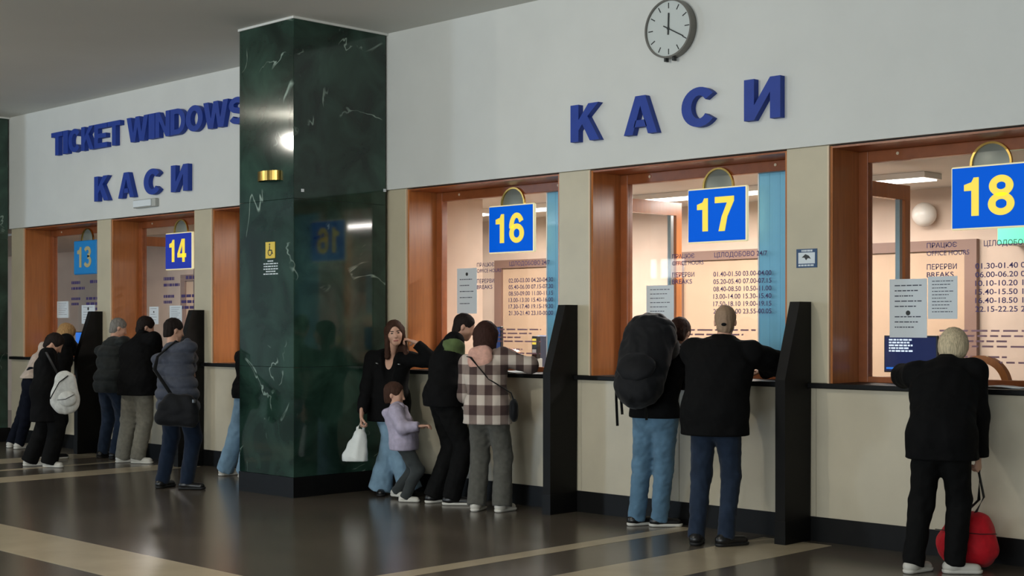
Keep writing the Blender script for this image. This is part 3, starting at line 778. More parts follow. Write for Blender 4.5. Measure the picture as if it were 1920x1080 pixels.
    def mesh(s):
        F = s.F; F[0], F[-1] = 0.3, 0.3; F[:, 0] = F[:, -1] = 0.3; F[:, :, 0] = F[:, :, -1] = 0.3
        I = F < 0
        nx, ny, nz = F.shape
        cnt = np.zeros((nx - 1, ny - 1, nz - 1), np.int8)
        offs = [(i, j, k) for i in (0, 1) for j in (0, 1) for k in (0, 1)]
        for i, j, k in offs: cnt += I[i:nx - 1 + i, j:ny - 1 + j, k:nz - 1 + k]
        act = (cnt > 0) & (cnt < 8)
        idx = np.argwhere(act)
        vid = np.full(act.shape, -1, np.int64); vid[act] = np.arange(len(idx))
        acc = np.zeros((len(idx), 3), np.float32); num = np.zeros(len(idx), np.float32)
        val = {o: F[idx[:, 0] + o[0], idx[:, 1] + o[1], idx[:, 2] + o[2]] for o in offs}
        for o in offs:
            for a in range(3):
                if o[a]: continue
                p = list(o); p[a] = 1; p = tuple(p)
                f0, f1 = val[o], val[p]; m = (f0 < 0) != (f1 < 0)
                t = f0[m] / (f0[m] - f1[m])
                e = np.tile(np.array(o, np.float32), (m.sum(), 1)); e[:, a] = t
                acc[m] += e; num[m] += 1
        verts = s.lo + s.h * (idx + acc / num[:, None])
        quads = []
        for a in range(3):
            b, c = (a + 1) % 3, (a + 2) % 3
            sl0 = [slice(None)] * 3; sl1 = [slice(None)] * 3; sl0[a] = slice(0, -1); sl1[a] = slice(1, None)
            i0, i1 = I[tuple(sl0)], I[tuple(sl1)]
            for flip in (0, 1):
                e = np.argwhere((i0 & ~i1) if not flip else (~i0 & i1))
                e = e[(e[:, b] > 0) & (e[:, c] > 0)]
                if not len(e): continue
                def at(db, dc):
                    q = e.copy(); q[:, b] += db; q[:, c] += dc
                    return vid[q[:, 0], q[:, 1], q[:, 2]]
                Q = np.stack([at(-1, -1), at(0, -1), at(0, 0), at(-1, 0)], 1)
                quads.append(Q[:, ::-1] if flip else Q)
        return verts, np.concatenate(quads)
def join(parts):
    vs, qs, n = [], [], 0
    for v, q in parts: vs.append(v); qs.append(q + n); n += len(v)
    return np.concatenate(vs), np.concatenate(qs)
def field_obj(name, vq, m, parent, origin, relax=1):
    v, q = vq
    for _ in range(relax):                    # one light smoothing pass
        acc = np.zeros_like(v); num = np.zeros(len(v), np.float32)
        for a, b in ((0, 1), (1, 2), (2, 3), (3, 0)):
            np.add.at(acc, q[:, a], v[q[:, b]]); np.add.at(acc, q[:, b], v[q[:, a]])
            np.add.at(num, q[:, a], 1); np.add.at(num, q[:, b], 1)
        v = 0.5 * v + 0.5 * acc / np.maximum(num, 1)[:, None]
    me = bpy.data.meshes.new(name)
    o3 = np.array((origin[0], origin[1], origin[2]), np.float32)
    me.vertices.add(len(v)); me.vertices.foreach_set('co', (v - o3).astype(np.float32).ravel())
    me.loops.add(4 * len(q)); me.loops.foreach_set('vertex_index', q.astype(np.int32).ravel())
    me.polygons.add(len(q)); me.polygons.foreach_set('loop_start', np.arange(0, 4 * len(q), 4, dtype=np.int32))
    me.polygons.foreach_set('use_smooth', np.ones(len(q), bool))
    me.update(calc_edges=True); me.validate()
    me.materials.append(m)
    return link(bpy.data.objects.new(name, me), parent, origin)

def ik(S, T, a, b, pole):
    S, T = V(S), V(T); d = T - S; L = d.length
    if L > (a + b) * 0.999:
        k = L / ((a + b) * 0.999); a *= k; b *= k
    n = d.normalized(); x = (a * a - b * b + L * L) / (2 * L)
    h = math.sqrt(max(a * a - x * x, 0)); p = V(pole); p = (p - n * p.dot(n)).normalized()
    return S + n * x + p * h
def yawv(a):
    a = math.radians(a); return V((math.cos(a), math.sin(a), 0)), V((math.sin(a), -math.cos(a), 0))

SKIN = mat('skin', (206, 160, 136), 0.5, var=0.05, scale=20)
def cloth(name, rgb, rough=0.85, var=0.12, scale=30, bump=0.15, bscale=220, sheen=0.1): return mat(name, rgb, rough, var=var, scale=scale, bump=bump, bscale=bscale, sheen=sheen, spec=0.12)
def hairm(name, rgb): return mat(name, rgb, 0.7, spec=0.15, var=0.3, scale=40, bump=0.5, bscale=60, stretch=(3, 3, 0.35))
BLACKC = cloth('black_cloth', (13, 13, 14), sheen=0); BLACKC2 = cloth('black_trouser_cloth', (16, 16, 16), sheen=0); NAVY = cloth('navy_cloth', (18, 21, 32), sheen=0)
CHAR = cloth('charcoal_nylon', (36, 39, 38), 0.6); PUFF = cloth('slate_nylon', (68, 72, 84), 0.55)
JEANS = cloth('blue_denim', (34, 45, 62), var=0.25, scale=9); JEANL = cloth('light_denim', (128, 158, 180), var=0.18, scale=8)
JEANM = cloth('mid_denim', (92, 124, 148), var=0.2, scale=8); JEAND = cloth('dark_denim', (24, 35, 52), var=0.2, scale=8); GREYD = cloth('grey_denim', (58, 62, 62), var=0.2, scale=9)
GREYT = cloth('grey_trouser_cloth', (88, 87, 81)); BEIGET = cloth('greige_trouser_cloth', (128, 124, 112)); LILAC = cloth('lilac_nylon', (176, 168, 188), 0.6)
WHITES = mat('white_shoe', (204, 200, 190), 0.5, var=0.05); BLACKS = mat('black_shoe', (20, 20, 21), 0.35); SOLE = mat('pale_sole', (214, 210, 200), 0.6); SOLED = mat('dark_sole', (18, 18, 18), 0.6)
PINK = cloth('pink_fleece', (214, 166, 150)); GREENC = cloth('olive_green_cloth', (92, 108, 68)); CREAM = cloth('cream_top', (204, 186, 172)); GREYH = cloth('grey_hood_cloth', (84, 83, 82))
H_BROWN = hairm('brown_hair', (66, 44, 34)); H_DARK = hairm('dark_hair', (34, 26, 23)); H_RED = hairm('auburn_hair', (56, 35, 29)); H_GREY = hairm('grey_hair', (128, 124, 118)); H_BLOND = hairm('blond_hair', (206, 190, 158)); H_SAND = hairm('sandy_hair', (176, 138, 92)); H_STUB = mat('stubble', (150, 124, 100), 0.7, var=0.1, scale=60)
def plaid():
    m = cloth('brown_plaid', (120, 104, 96), var=0.0); nt = m.node_tree; b = nt.nodes['Principled BSDF']; L = nt.links.new
    tc = nt.nodes.new('ShaderNodeTexCoord'); sx = nt.nodes.new('ShaderNodeSeparateXYZ'); L(tc.outputs['Object'], sx.inputs[0])
    def band(sock, period, ph):
        a = nt.nodes.new('ShaderNodeMath'); a.operation = 'MULTIPLY_ADD'; a.inputs[1].default_value = 1 / period; a.inputs[2].default_value = ph; L(sock, a.inputs[0])
        f = nt.nodes.new('ShaderNodeMath'); f.operation = 'FRACT'; L(a.outputs[0], f.inputs[0])
        g = nt.nodes.new('ShaderNodeMath'); g.operation = 'GREATER_THAN'; g.inputs[1].default_value = 0.5; L(f.outputs[0], g.inputs[0]); return g.outputs[0]
    ad = nt.nodes.new('ShaderNodeMath'); ad.operation = 'ADD'; L(sx.outputs['X'], ad.inputs[0]); L(sx.outputs['Y'], ad.inputs[1])
    s1 = nt.nodes.new('ShaderNodeMath'); s1.operation = 'ADD'; L(band(ad.outputs[0], 0.19, 0.2), s1.inputs[0]); L(band(sx.outputs['Z'], 0.17, 0.1), s1.inputs[1])
    dv = nt.nodes.new('ShaderNodeMath'); dv.operation = 'MULTIPLY'; dv.inputs[1].default_value = 0.5; L(s1.outputs[0], dv.inputs[0])
    r = nt.nodes.new('ShaderNodeValToRGB'); r.color_ramp.interpolation = 'CONSTANT'; e = r.color_ramp.elements
    e[0].position = 0; e[0].color = lin((74, 58, 56)); e[1].position = 0.25; e[1].color = lin((136, 120, 112)); k = e.new(0.75); k.color = lin((206, 194, 182))
    L(dv.outputs[0], r.inputs[0]); L(r.outputs[0], b.inputs['Base Color']); return m
PLAID = plaid()

def hand_field(wrist, d, n, side, curl, size=1.0, spread=0.12, thumb=0.6):
    """wrist point, finger direction d, palm normal n (where the palm looks), side: +1 when the thumb is along d x n, curl in radians per joint"""
    d = V(d).normalized(); n = V(n); n = (n - d * n.dot(d)).normalized(); a = d.cross(n) * side
    k = size; w = V(wrist); F = Field(w - V((0.22, 0.22, 0.22)) * k, w + V((0.22, 0.22, 0.22)) * k, 0.0048)
    F.cone(w - d * 0.05 * k, w + d * 0.015 * k, 0.026 * k, 0.025 * k, 0.01, a, 0.75)
    F.cone(w + d * 0.02 * k, w + d * 0.078 * k, 0.033 * k, 0.040 * k, 0.015, a, 0.36)
    for i, (off, l) in enumerate(((0.030, 0.072), (0.010, 0.080), (-0.010, 0.074), (-0.029, 0.058))):
        p = w + d * (0.088 - abs(off - 0.008) * 0.25) * k + a * off * k
        ang = 0.0
        for j, fr in enumerate((0.45, 0.30, 0.25)):
            ang += curl * (0.8 if j == 0 else 1.0)
            dr = (d + a * spread * off / 0.03).normalized() * math.cos(ang) + n * math.sin(ang)
            q = p + dr * l * fr * k; F.cone(p, q, (0.0092 - 0.0008 * j) * k, (0.0086 - 0.0009 * j) * k, 0.004); p = q
    p = w + d * 0.022 * k + a * 0.03 * k + n * 0.006 * k
    for l, c in ((0.042, 0.25), (0.032, 0.55)):
        dr = (d * 0.75 + a * (1.0 - thumb * c) + n * (0.35 + thumb * c)).normalized()
        q = p + dr * l * k; F.cone(p, q, 0.0115 * k, 0.0095 * k, 0.006); p = q
    return F.mesh()

def head_frame(yaw, pitch, roll=0.0):
    f, r = yawv(yaw); p = math.radians(pitch); up = V((0, 0, 1))
    f2 = f * math.cos(p) - up * math.sin(p); u2 = up * math.cos(p) + f * math.sin(p)
    if roll:
        ro = math.radians(roll); r, u2 = r * math.cos(ro) + u2 * math.sin(ro), u2 * math.cos(ro) - r * math.sin(ro)
    return r, f2, u2
def head_shape(F, c, fr, k, face=True):
    r, f, u = fr; at = lambda x, y, z: V(c) + (r * x + f * y + u * z) * k
    F.ell(at(0, -0.012, 0.032), fr, (0.077 * k, 0.097 * k, 0.088 * k), 0.02)
    F.ell(at(0, 0.028, -0.03), fr, (0.062 * k, 0.066 * k, 0.085 * k), 0.03)
    F.ell(at(0, 0.062, -0.092), fr, (0.03 * k, 0.026 * k, 0.022 * k), 0.03)
    for s in (-1, 1):
        F.ell(at(0.077 * s, -0.008, -0.008), fr, (0.010 * k, 0.018 * k, 0.031 * k), 0.006)
        F.ell(at(0.036 * s, 0.062, -0.028), fr, (0.024 * k, 0.022 * k, 0.024 * k), 0.02)
        if face: F.ell(at(0.031 * s, 0.101, 0.006), fr, (0.017 * k, 0.014 * k, 0.010 * k), 0.012, cut=True)
    F.cone(at(0, 0.088, 0.012), at(0, 0.108, -0.03), 0.008 * k, 0.0125 * k, 0.012)
    if face:
        F.cone(at(-0.016, 0.089, -0.062), at(0.016, 0.089, -0.062), 0.006 * k, 0.006 * k, 0.006)
        F.cone(at(-0.013, 0.087, -0.072), at(0.013, 0.087, -0.072), 0.0065 * k, 0.0065 * k, 0.006)
def person(label, ht, yaw, pelvis, neck, head, feet, hands, group=None, poles=None, face_yaw=None, face_pitch=10, roll=0, toes=None, lift=(0, 0),
           top=BLACKC, thick=0.03, hem=0.80, fold=0.007, quilt=0, collar=0.05, hood=None, legs=BLACKC2, leg_w=1.0, flare=0.0, shoe=BLACKS, sole=SOLED,
           hair=None, hairm_=None, detail=False, palm=None, bulk=1.0, seed=1, sleeve=(0, 0), hairname='hair', move=(0, 0), neckline=None, skip_hands=(), curl=0.35, hood_up=False, kpole=None, topname='jacket', legname='trousers'):
    k = ht / 1.75; f, r = yawv(yaw); up = V((0, 0, 1))
    mv = V((move[0], move[1], 0)); pelvis, neck, head = V(pelvis) + mv, V(neck) + mv, V(head) + mv
    feet = [(a + move[0], b + move[1]) for a, b in feet]; hands = [V(h) + mv for h in hands]
    org = V((pelvis.x, pelvis.y, 0)); kh = (0.98 if ht > 1.4 else 0.86 * 1.0)
    if ht < 1.3: kh = 0.90
    sp = (neck - pelvis).normalized()
    fw = (f - sp * f.dot(sp)).normalized(); rt = sp.cross(fw) * -1
    if rt.dot(r) < 0: rt = -rt
    chest = pelvis + (neck - pelvis) * 0.66 - fw * 0.01 * k
    shw = 0.165 * k * bulk; sh = {-1: neck - sp * 0.065 * k - rt * shw, 1: neck - sp * 0.065 * k + rt * shw}
    hip = {s: pelvis + r * s * 0.085 * k - up * 0.03 * k for s in (-1, 1)}
    toes = toes or (yaw, yaw); poles = poles or {}
    ank, knee, elb, wr = {}, {}, {}, {}
    for i, s in enumerate((-1, 1)):
        ft = V((feet[i][0], feet[i][1], 0)); ank[s] = ft + up * (0.085 * k + lift[i])
        knee[s] = ik(hip[s], ank[s], 0.245 * ht, 0.245 * ht, kpole[i] if kpole else f + r * s * 0.12)
        wr[s] = V(hands[i]); elb[s] = ik(sh[s], wr[s], 0.172 * ht, 0.155 * ht, poles.get(s, -up * 0.8 + r * s * 0.5 - f * 0.3))
        if wr[s].y > WY - 0.1:                # forearm rests on the counter: keep the elbow above its edge
            wr[s].z = CZ + 0.078; elb[s].z = max(elb[s].z, CZ + 0.088 - 0.15 * max(0, 8.95 - elb[s].y))
    fr = head_frame(face_yaw if face_yaw is not None else yaw, face_pitch, roll)
    allp = [pelvis, neck, head] + [d[s] for d in (ank, knee, elb, wr, sh) for s in (-1, 1)]
    lo = V([min(p[i] for p in allp) for i in range(3)]) - V((0.3, 0.3, 0.12)); hi = V([max(p[i] for p in allp) for i in range(3)]) + V((0.3, 0.3, 0.3))
    # ---- the body
    B = Field(lo, hi, 0.013)
    B.cone(pelvis, chest, 0.12 * k, 0.125 * k, 0.04, rt, 0.72); B.cone(chest, neck - sp * 0.06 * k, 0.13 * k, 0.075 * k, 0.04, rt, 0.7)
    B.cone(neck - sp * 0.05 * k, head - fr[2] * 0.04, 0.05 * k, 0.048 * k, 0.03)
    B.ell(head, fr, (0.06 * kh, 0.075 * kh, 0.08 * kh), 0.02)
    for s in (-1, 1):
        B.cone(sh[s], elb[s], 0.04 * k, 0.034 * k, 0.03); B.cone(elb[s], wr[s], 0.034 * k, 0.023 * k, 0.02)
        B.cone(hip[s], knee[s], 0.07 * k, 0.048 * k, 0.04); B.cone(knee[s], ank[s], 0.046 * k, 0.034 * k, 0.03)
    HF = Field(head - V((0.16, 0.16, 0.2)), head + V((0.16, 0.16, 0.16)), 0.0058 if detail else 0.0085)
    head_shape(HF, head, fr, kh, detail or hair not in ('hoodup',))
    HF.cone(neck - sp * 0.02, head - fr[2] * 0.05 - fr[1] * 0.015, 0.054 * k, 0.051 * k, 0.02)
    parts = [B.mesh(), HF.mesh()]
    for i, s in enumerate((-1, 1)):
        if s in skip_hands: continue
        d = (wr[s] - elb[s]).normalized(); pn = (palm or {}).get(s, -up + f * 0.2); dd = d
        if isinstance(pn, tuple) and len(pn) == 2: dd, pn = pn
        cu = curl if not isinstance(curl, dict) else curl[s]
        if wr[s].y > WY - 0.1: dd, pn, cu = V((d.x, d.y, 0)), -up, 0.16
        parts.append(hand_field(wr[s] + d * 0.01, dd, pn, s, cu, kh if ht > 1.4 else 0.68))
    body = field_obj('person', join(parts), SKIN, None, org)
    tag(body, label, 'person', group)
    # ---- trousers
    T = Field(lo, hi, 0.0105); g = 0.018 * leg_w
    T.cone(pelvis + up * 0.10 * k, pelvis - up * 0.02, 0.115 * k, 0.145 * k, 0.04, r, 0.72)
    for s in (-1, 1):
        T.ell(hip[s] - f * 0.045 * k + up * 0.03 * k, (r, f, up), (0.08 * k, 0.075 * k, 0.09 * k), 0.05)
        T.cone(hip[s], knee[s], 0.088 * k + g, 0.062 * k + g, 0.035)
        end = ank[s] - (ank[s] - knee[s]).normalized() * -0.035 * k
        T.cone(knee[s], end, 0.062 * k + g, 0.05 * k + g * 0.9 + flare, 0.03, capb=True)
    T.folds(0.005, 0.14, seed + 50, 0.35); T.folds(0.0045, 0.07, seed + 51, 0.9)
    field_obj(legname, T.mesh(), legs, body, org)
    # ---- jacket
    J = Field(lo, hi, 0.0105); th = thick
    hz = V((pelvis.x, pelvis.y, hem)); low = pelvis + (hz - pelvis) * 1.0
    J.cone(chest, pelvis + up * 0.03, 0.128 * k * bulk + th, 0.135 * k * bulk + th, 0.05, rt, 0.76)
    if hem < pelvis.z: J.cone(pelvis + up * 0.03, V((pelvis.x, pelvis.y, hem - 0.06)), 0.135 * k * bulk + th, 0.14 * k * bulk + th * 1.1, 0.04, r, 0.80)
    J.cone(chest, neck - sp * 0.075 * k, 0.138 * k * bulk + th, 0.085 * k + th * 0.8, 0.05, rt, 0.74)
    if hem < pelvis.z + 0.06:
        for s in (-1, 1):
            J.ell(hip[s] - f * 0.045 * k + up * 0.04 * k, (r, f, up), (0.085 * k + th * 0.75, 0.085 * k + th * 0.75, 0.13 * k), 0.05)
            J.cone(pelvis + r * s * 0.075 * k, V((hip[s].x, hip[s].y, hem - 0.05)), 0.10 * k + th * 0.6, 0.102 * k + g + th * 0.5, 0.05)
    for s in (-1, 1):
        J.cone(neck - sp * 0.04 * k, sh[s], 0.05 * k + th * 0.5, 0.048 * k + th * 0.7, 0.05)
        J.cone(sh[s], elb[s], 0.047 * k + th * 0.8, 0.042 * k + th * 0.7, 0.035)
        e2 = wr[s] + (elb[s] - wr[s]).normalized() * (0.015 - sleeve[(s + 1) // 2])
        J.cone(elb[s], e2, 0.042 * k + th * 0.7, 0.031 * k + th * 0.55, 0.03, capb=True)
    if collar: J.cone(neck - sp * 0.03 * k, neck + (head - neck).normalized() * collar, 0.066 * k + th * 0.3, 0.062 * k + th * 0.25, 0.03, capb=True)
    if hood_up: J.ell(head - fr[1] * 0.015 + fr[2] * 0.012, fr, (0.103 * kh, 0.122 * kh, 0.125 * kh), 0.05)
    if fold: J.folds(fold, 0.17, seed, 0.8); J.folds(fold * 0.5, 0.075, seed + 1, 1.2)
    if quilt: J.quilt(0.024, quilt, hem)
    J.below(hem)
    if neckline is not None:                  # open front: cut a V down the chest
        J.cone(neck + fw * 0.10 + sp * 0.03, neck + fw * 0.175 - sp * neckline, 0.086, 0.045, 0.012, cut=True)
    if hood_up: J.ell(head + fr[1] * 0.10 - fr[2] * 0.02, fr, (0.066, 0.09, 0.085), 0.02, cut=True)
    jk = field_obj(topname, J.mesh(), top, body, org)
    if hood:
        Hd = Field(neck - V((0.28, 0.28, 0.3)), neck + V((0.28, 0.28, 0.2)), 0.0095)
        bk = neck - fw * (0.085 * k + th * 0.95) - sp * 0.03
        Hd.ell(bk - sp * 0.05, (rt, fw, sp), (0.125 * k, 0.06 * k, 0.125 * k), 0.03)
        for s in (-1, 1): Hd.cone(bk + rt * s * 0.05 + sp * 0.01, neck + rt * s * 0.075 + fw * 0.05 - sp * 0.0, 0.045, 0.034, 0.03)
        Hd.folds(0.006, 0.1, seed + 9)
        field_obj('hood', Hd.mesh(), hood, body, org)
    # ---- hair
    if hair and hair != 'bald':
        Q = Field(head - V((0.2, 0.2, 0.42)), head + V((0.2, 0.2, 0.18)), 0.007); at = lambda x, y, z: head + (fr[0] * x + fr[1] * y + fr[2] * z) * kh
        t = {'crop': 0.0045, 'short': 0.010, 'bob': 0.020, 'long': 0.010, 'longback': 0.022}[hair]
        Q.ell(at(0, -0.014, 0.034), fr, ((0.077 + t) * kh, (0.098 + t) * kh, (0.089 + t) * kh), 0.02)
        if hair in ('crop', 'short'): Q.ell(at(0, -0.043, -0.045), fr, ((0.060 + t) * kh, (0.052 + t) * kh, (0.068 + t) * kh), 0.03)
        if hair == 'bob': Q.ell(at(0, -0.03, -0.02), fr, (0.096 * kh, 0.085 * kh, 0.10 * kh), 0.04)
        if hair in ('long', 'longback'):
            Q.cone(at(0, -0.05, 0.0), at(0, -0.075, -0.16), 0.085 * kh, 0.07 * kh, 0.04, fr[0], 0.55)
            if hair == 'longback': Q.cone(at(0, -0.035, 0.0), at(0, -0.06, -0.13), 0.108 * kh, 0.098 * kh, 0.04, fr[0], 0.8)
            if hair == 'long':
                for s in (-1, 1): Q.cone(at(0.066 * s, -0.02, 0.03), at(0.092 * s, -0.03, -0.22), 0.030 * kh, 0.028 * kh, 0.03)
        Q.folds(0.0035, 0.035, seed + 20, 0.25)
        Q.ell(at(0, 0.115, -0.045), fr, (0.064 * kh, 0.10 * kh, 0.122 * kh), 0.012, cut=True)      # face opening
        if hair == 'crop' and hairname == 'hair': Q.ell(at(0, 0.10, -0.07), fr, (0.12 * kh, 0.085 * kh, 0.10 * kh), 0.012, cut=True); Q.plane(at(0, -0.1, -0.10), (-fr[2] * 0.9 + fr[1] * 0.3).normalized())
        if hair in ('crop', 'short'):
            for s in (-1, 1): Q.ell(at(0.09 * s, 0.012, -0.04), fr, (0.03 * kh, 0.055 * kh, 0.05 * kh), 0.01, cut=True)
            Q.plane(at(0, -0.1, -0.115), (-fr[2] * 0.9 + fr[1] * 0.3).normalized())
        field_obj(hairname, Q.mesh(), hairm_, body, org)
    # ---- shoes
    for i, s in enumerate((-1, 1)):
        tf, tr = yawv(toes[i]); g0 = V((ank[s].x, ank[s].y, lift[i])); tl = 0.0
        Fs = Field(g0 - V((0.26, 0.26, 0.03)), g0 + V((0.26, 0.26, 0.2)), 0.0075); kk = k if ht > 1.3 else 0.72
        Fs.cone(g0 - tf * 0.045 * kk + up * 0.045 * kk, g0 + tf * 0.14 * kk + up * 0.035 * kk, 0.042 * kk, 0.040 * kk, 0.03, tr, 0.85)
        Fs.cone(g0 - tf * 0.02 * kk + up * 0.05, g0 + up * 0.105 * kk, 0.047 * kk, 0.044 * kk, 0.03); Fs.below(g0.z + 0.018)
        so = field_obj('shoe', Fs.mesh(), shoe, body, org)
        Fl = Field(g0 - V((0.26, 0.26, 0.03)), g0 + V((0.26, 0.26, 0.08)), 0.0075)
        Fl.cone(g0 - tf * 0.045 * kk + up * 0.02, g0 + tf * 0.145 * kk + up * 0.02, 0.045 * kk, 0.045 * kk, 0.02, tr, 0.9); Fl.below(g0.z + 0.001)
        Fl.plane(g0 + up * 0.026, up)
        field_obj('sole', Fl.mesh(), sole, so, org, relax=0)
    if detail:
        ey = mat('eye_dark', (36, 26, 22), 0.2); lip = mat('lips', (166, 96, 90), 0.45)
        at = lambda x, y, z: head + (fr[0] * x + fr[1] * y + fr[2] * z) * kh
        for s in (-1, 1):
            E_ = Field(at(0.031 * s, 0.085, 0.006) - V((0.03,) * 3), at(0.031 * s, 0.085, 0.006) + V((0.03,) * 3), 0.0025)
            E_.ell(at(0.031 * s, 0.0845, 0.005), fr, (0.0125 * kh, 0.008 * kh, 0.0062 * kh), 0.003); field_obj('eye', E_.mesh(), ey, body, org)
            E_ = Field(at(0.033 * s, 0.09, 0.026) - V((0.035,) * 3), at(0.033 * s, 0.09, 0.026) + V((0.035,) * 3), 0.0025)
            E_.cone(at(0.017 * s, 0.096, 0.023), at(0.048 * s, 0.084, 0.026), 0.0042, 0.003, 0.003); field_obj('eyebrow', E_.mesh(), H_DARK, body, org)
        E_ = Field(at(0, 0.092, -0.066) - V((0.04,) * 3), at(0, 0.092, -0.066) + V((0.04,) * 3), 0.0025)
        E_.cone(at(-0.018, 0.0915, -0.066), at(0.018, 0.0915, -0.066), 0.0068, 0.0068, 0.003); field_obj('lips', E_.mesh(), lip, body, org)
    return dict(body=body, jacket=jk, org=org, f=f, r=r, fw=fw, rt=rt, sp=sp, neck=neck, chest=chest, pelvis=pelvis, sh=sh, wr=wr, elb=elb, k=k)
X_, Y_, Z_ = V((1, 0, 0)), V((0, 1, 0)), V((0, 0, 1))
def gx(x, y): g = G(x, y); return (g.x, g.y)
def W3(x, z, Y):                              # photo column x, height z in metres, depth plane Y
    r = ray(x, 0); t = Y / r.y; return V((r.x * t, Y, z))
# window eighteen: white-haired woman bent over the counter
p14 = person('white-haired person in black jacket and trousers leaning on the counter at window eighteen', 1.62, 110, W3(1766, 0.87, 8.44), W3(1772, 1.325, 8.80), W3(1788, 1.445, 8.93),
    [(-4.62, 8.36), (-4.42, 8.53)], [W3(1745, 1.238, 9.13), W3(1834, 0.765, 8.72)], poles={-1: V((-1, -0.2, -0.25)), 1: V((0.6, -0.8, 0))}, face_pitch=38, toes=(80, 40),
    thick=0.06, hem=0.74, bulk=1.22, sleeve=(0, 0.10), shoe=WHITES, sole=SOLE, hair='bob', hairm_=H_BLOND, seed=3, palm={1: (-Z_, -X_)}, curl={-1: 0.35, 1: 1.25}, leg_w=1.3)
# window seventeen: man with shaved head, and the traveller with the big pack
p13 = person('person in tan cap, black jacket and blue jeans at window seventeen', 1.77, 115, W3(1338, 0.955, 8.44), W3(1352, 1.455, 8.63), W3(1357, 1.625, 8.70),
    [(-6.37, 8.34), (-6.17, 8.43)], [W3(1318, 1.238, 9.12), W3(1430, 1.238, 9.12)], poles={-1: V((-0.5, -0.6, -0.5)), 1: V((1, -0.3, 0.25))}, face_yaw=120, face_pitch=14, toes=(120, 70),
    thick=0.066, hem=0.80, legs=JEANS, leg_w=0.6, hair='crop', hairm_=H_STUB, hairname='cap', seed=11, move=(0.03, -0.02), bulk=1.28, collar=0.06)
p12 = person('traveller in light blue jeans bending under a huge black backpack', 1.70, 108, W3(1236, 0.91, 8.68), W3(1264, 1.42, 8.96), W3(1281, 1.535, 9.03),
    [(-7.25, 8.78), (-7.08, 8.86)], [W3(1225, 1.238, 9.14), W3(1272, 1.238, 9.14)], face_pitch=35, toes=(70, 45), top=BLACKC, thick=0.03, hem=0.88, hood=GREYH,
    legs=JEANM, leg_w=0.9, flare=0.005, shoe=BLACKS, sole=SOLE, hair='short', hairm_=H_RED, seed=21, move=(-0.035, 0.0), legname='jeans')
# window sixteen
p11 = person('long-haired person in brown checked shirt with pink hood and grey trousers', 1.62, 115, W3(906, 0.885, 8.62), W3(901, 1.345, 8.74), W3(903, 1.50, 8.79),
    [(-8.95, 8.55), (-8.75, 8.66)], [W3(908, 1.0, 8.93), W3(978, 1.238, 9.10)], poles={-1: V((-0.25, -0.9, -0.4)), 1: V((0.8, -0.4, -0.4))}, face_yaw=125, face_pitch=10, toes=(115, 95),
    top=PLAID, thick=0.046, hem=0.75, bulk=1.12, hood=PINK, collar=0.02, legs=GREYT, leg_w=1.3, flare=0.018, sleeve=(0, 0.04), shoe=WHITES, sole=SOLE, hair='longback', hairm_=H_RED, seed=31, move=(0.11, -0.05), topname='shirt')
p10 = person('dark-haired person in black jacket with olive green shoulder stripe leaning at window sixteen', 1.80, 62, W3(838, 0.955, 8.60), W3(850, 1.425, 8.82), W3(876, 1.585, 8.94),
    [(-9.48, 8.62), (-9.24, 8.62)], [W3(866, 1.238, 9.13), W3(884, 1.238, 9.12)], poles={-1: V((0.1, -0.7, -0.7)), 1: V((0.1, -0.7, -0.7))}, face_yaw=44, face_pitch=24, toes=(80, 40), thick=0.05, hem=0.88, bulk=1.1, collar=0.07,
    leg_w=1.4, flare=0.012, shoe=BLACKS, sole=SOLE, hair='crop', hairm_=H_DARK, seed=41, move=(-0.04, 0.0))
p8 = person('long-haired person in open black jacket facing the hall with elbow on the counter', 1.66, -50, W3(741, 0.905, 8.72), W3(744, 1.345, 8.78), W3(752, 1.525, 8.73),
    [(-10.27, 8.70), (-10.02, 8.84)], [W3(791, 1.435, 8.86), W3(690, 0.775, 8.42)][::1], poles={-1: V((0.6, 0.55, -0.75)), 1: V((-0.3, 0.2, -0.3))}, face_yaw=-38, face_pitch=2, roll=-6, toes=(-40, -60),
    thick=0.034, hem=0.70, bulk=1.1, legs=JEANL, leg_w=1.0, flare=0.05, hair='long', hairm_=H_BROWN, detail=True, seed=51, move=(-0.055, -0.03), neckline=0.30, collar=0.0,
    palm={-1: (V((-0.75, -0.35, 0.25)), V((-0.2, -0.3, -1))), 1: (-Z_, V((0.6, 0.6, 0)))}, curl={-1: 1.0, 1: 1.1}, legname='jeans')
p9 = person('small child in lilac jacket and grey jeans standing against the adult', 1.10, 38, W3(766, 0.545, 8.56), W3(754, 0.835, 8.56), W3(748, 0.965, 8.58),
    [(-10.0, 8.64), (-9.76, 8.54)], [W3(790, 0.66, 8.70), W3(797, 0.70, 8.52)], face_yaw=30, face_pitch=8, toes=(10, 35), lift=(0.02, 0), top=LILAC, thick=0.046, bulk=1.25, hem=0.47, hood=LILAC,
    legs=GREYD, leg_w=1.0, shoe=WHITES, sole=SOLE, hair='short', hairm_=H_BROWN, seed=61, move=(0.02, -0.07), legname='jeans', curl=0.7)
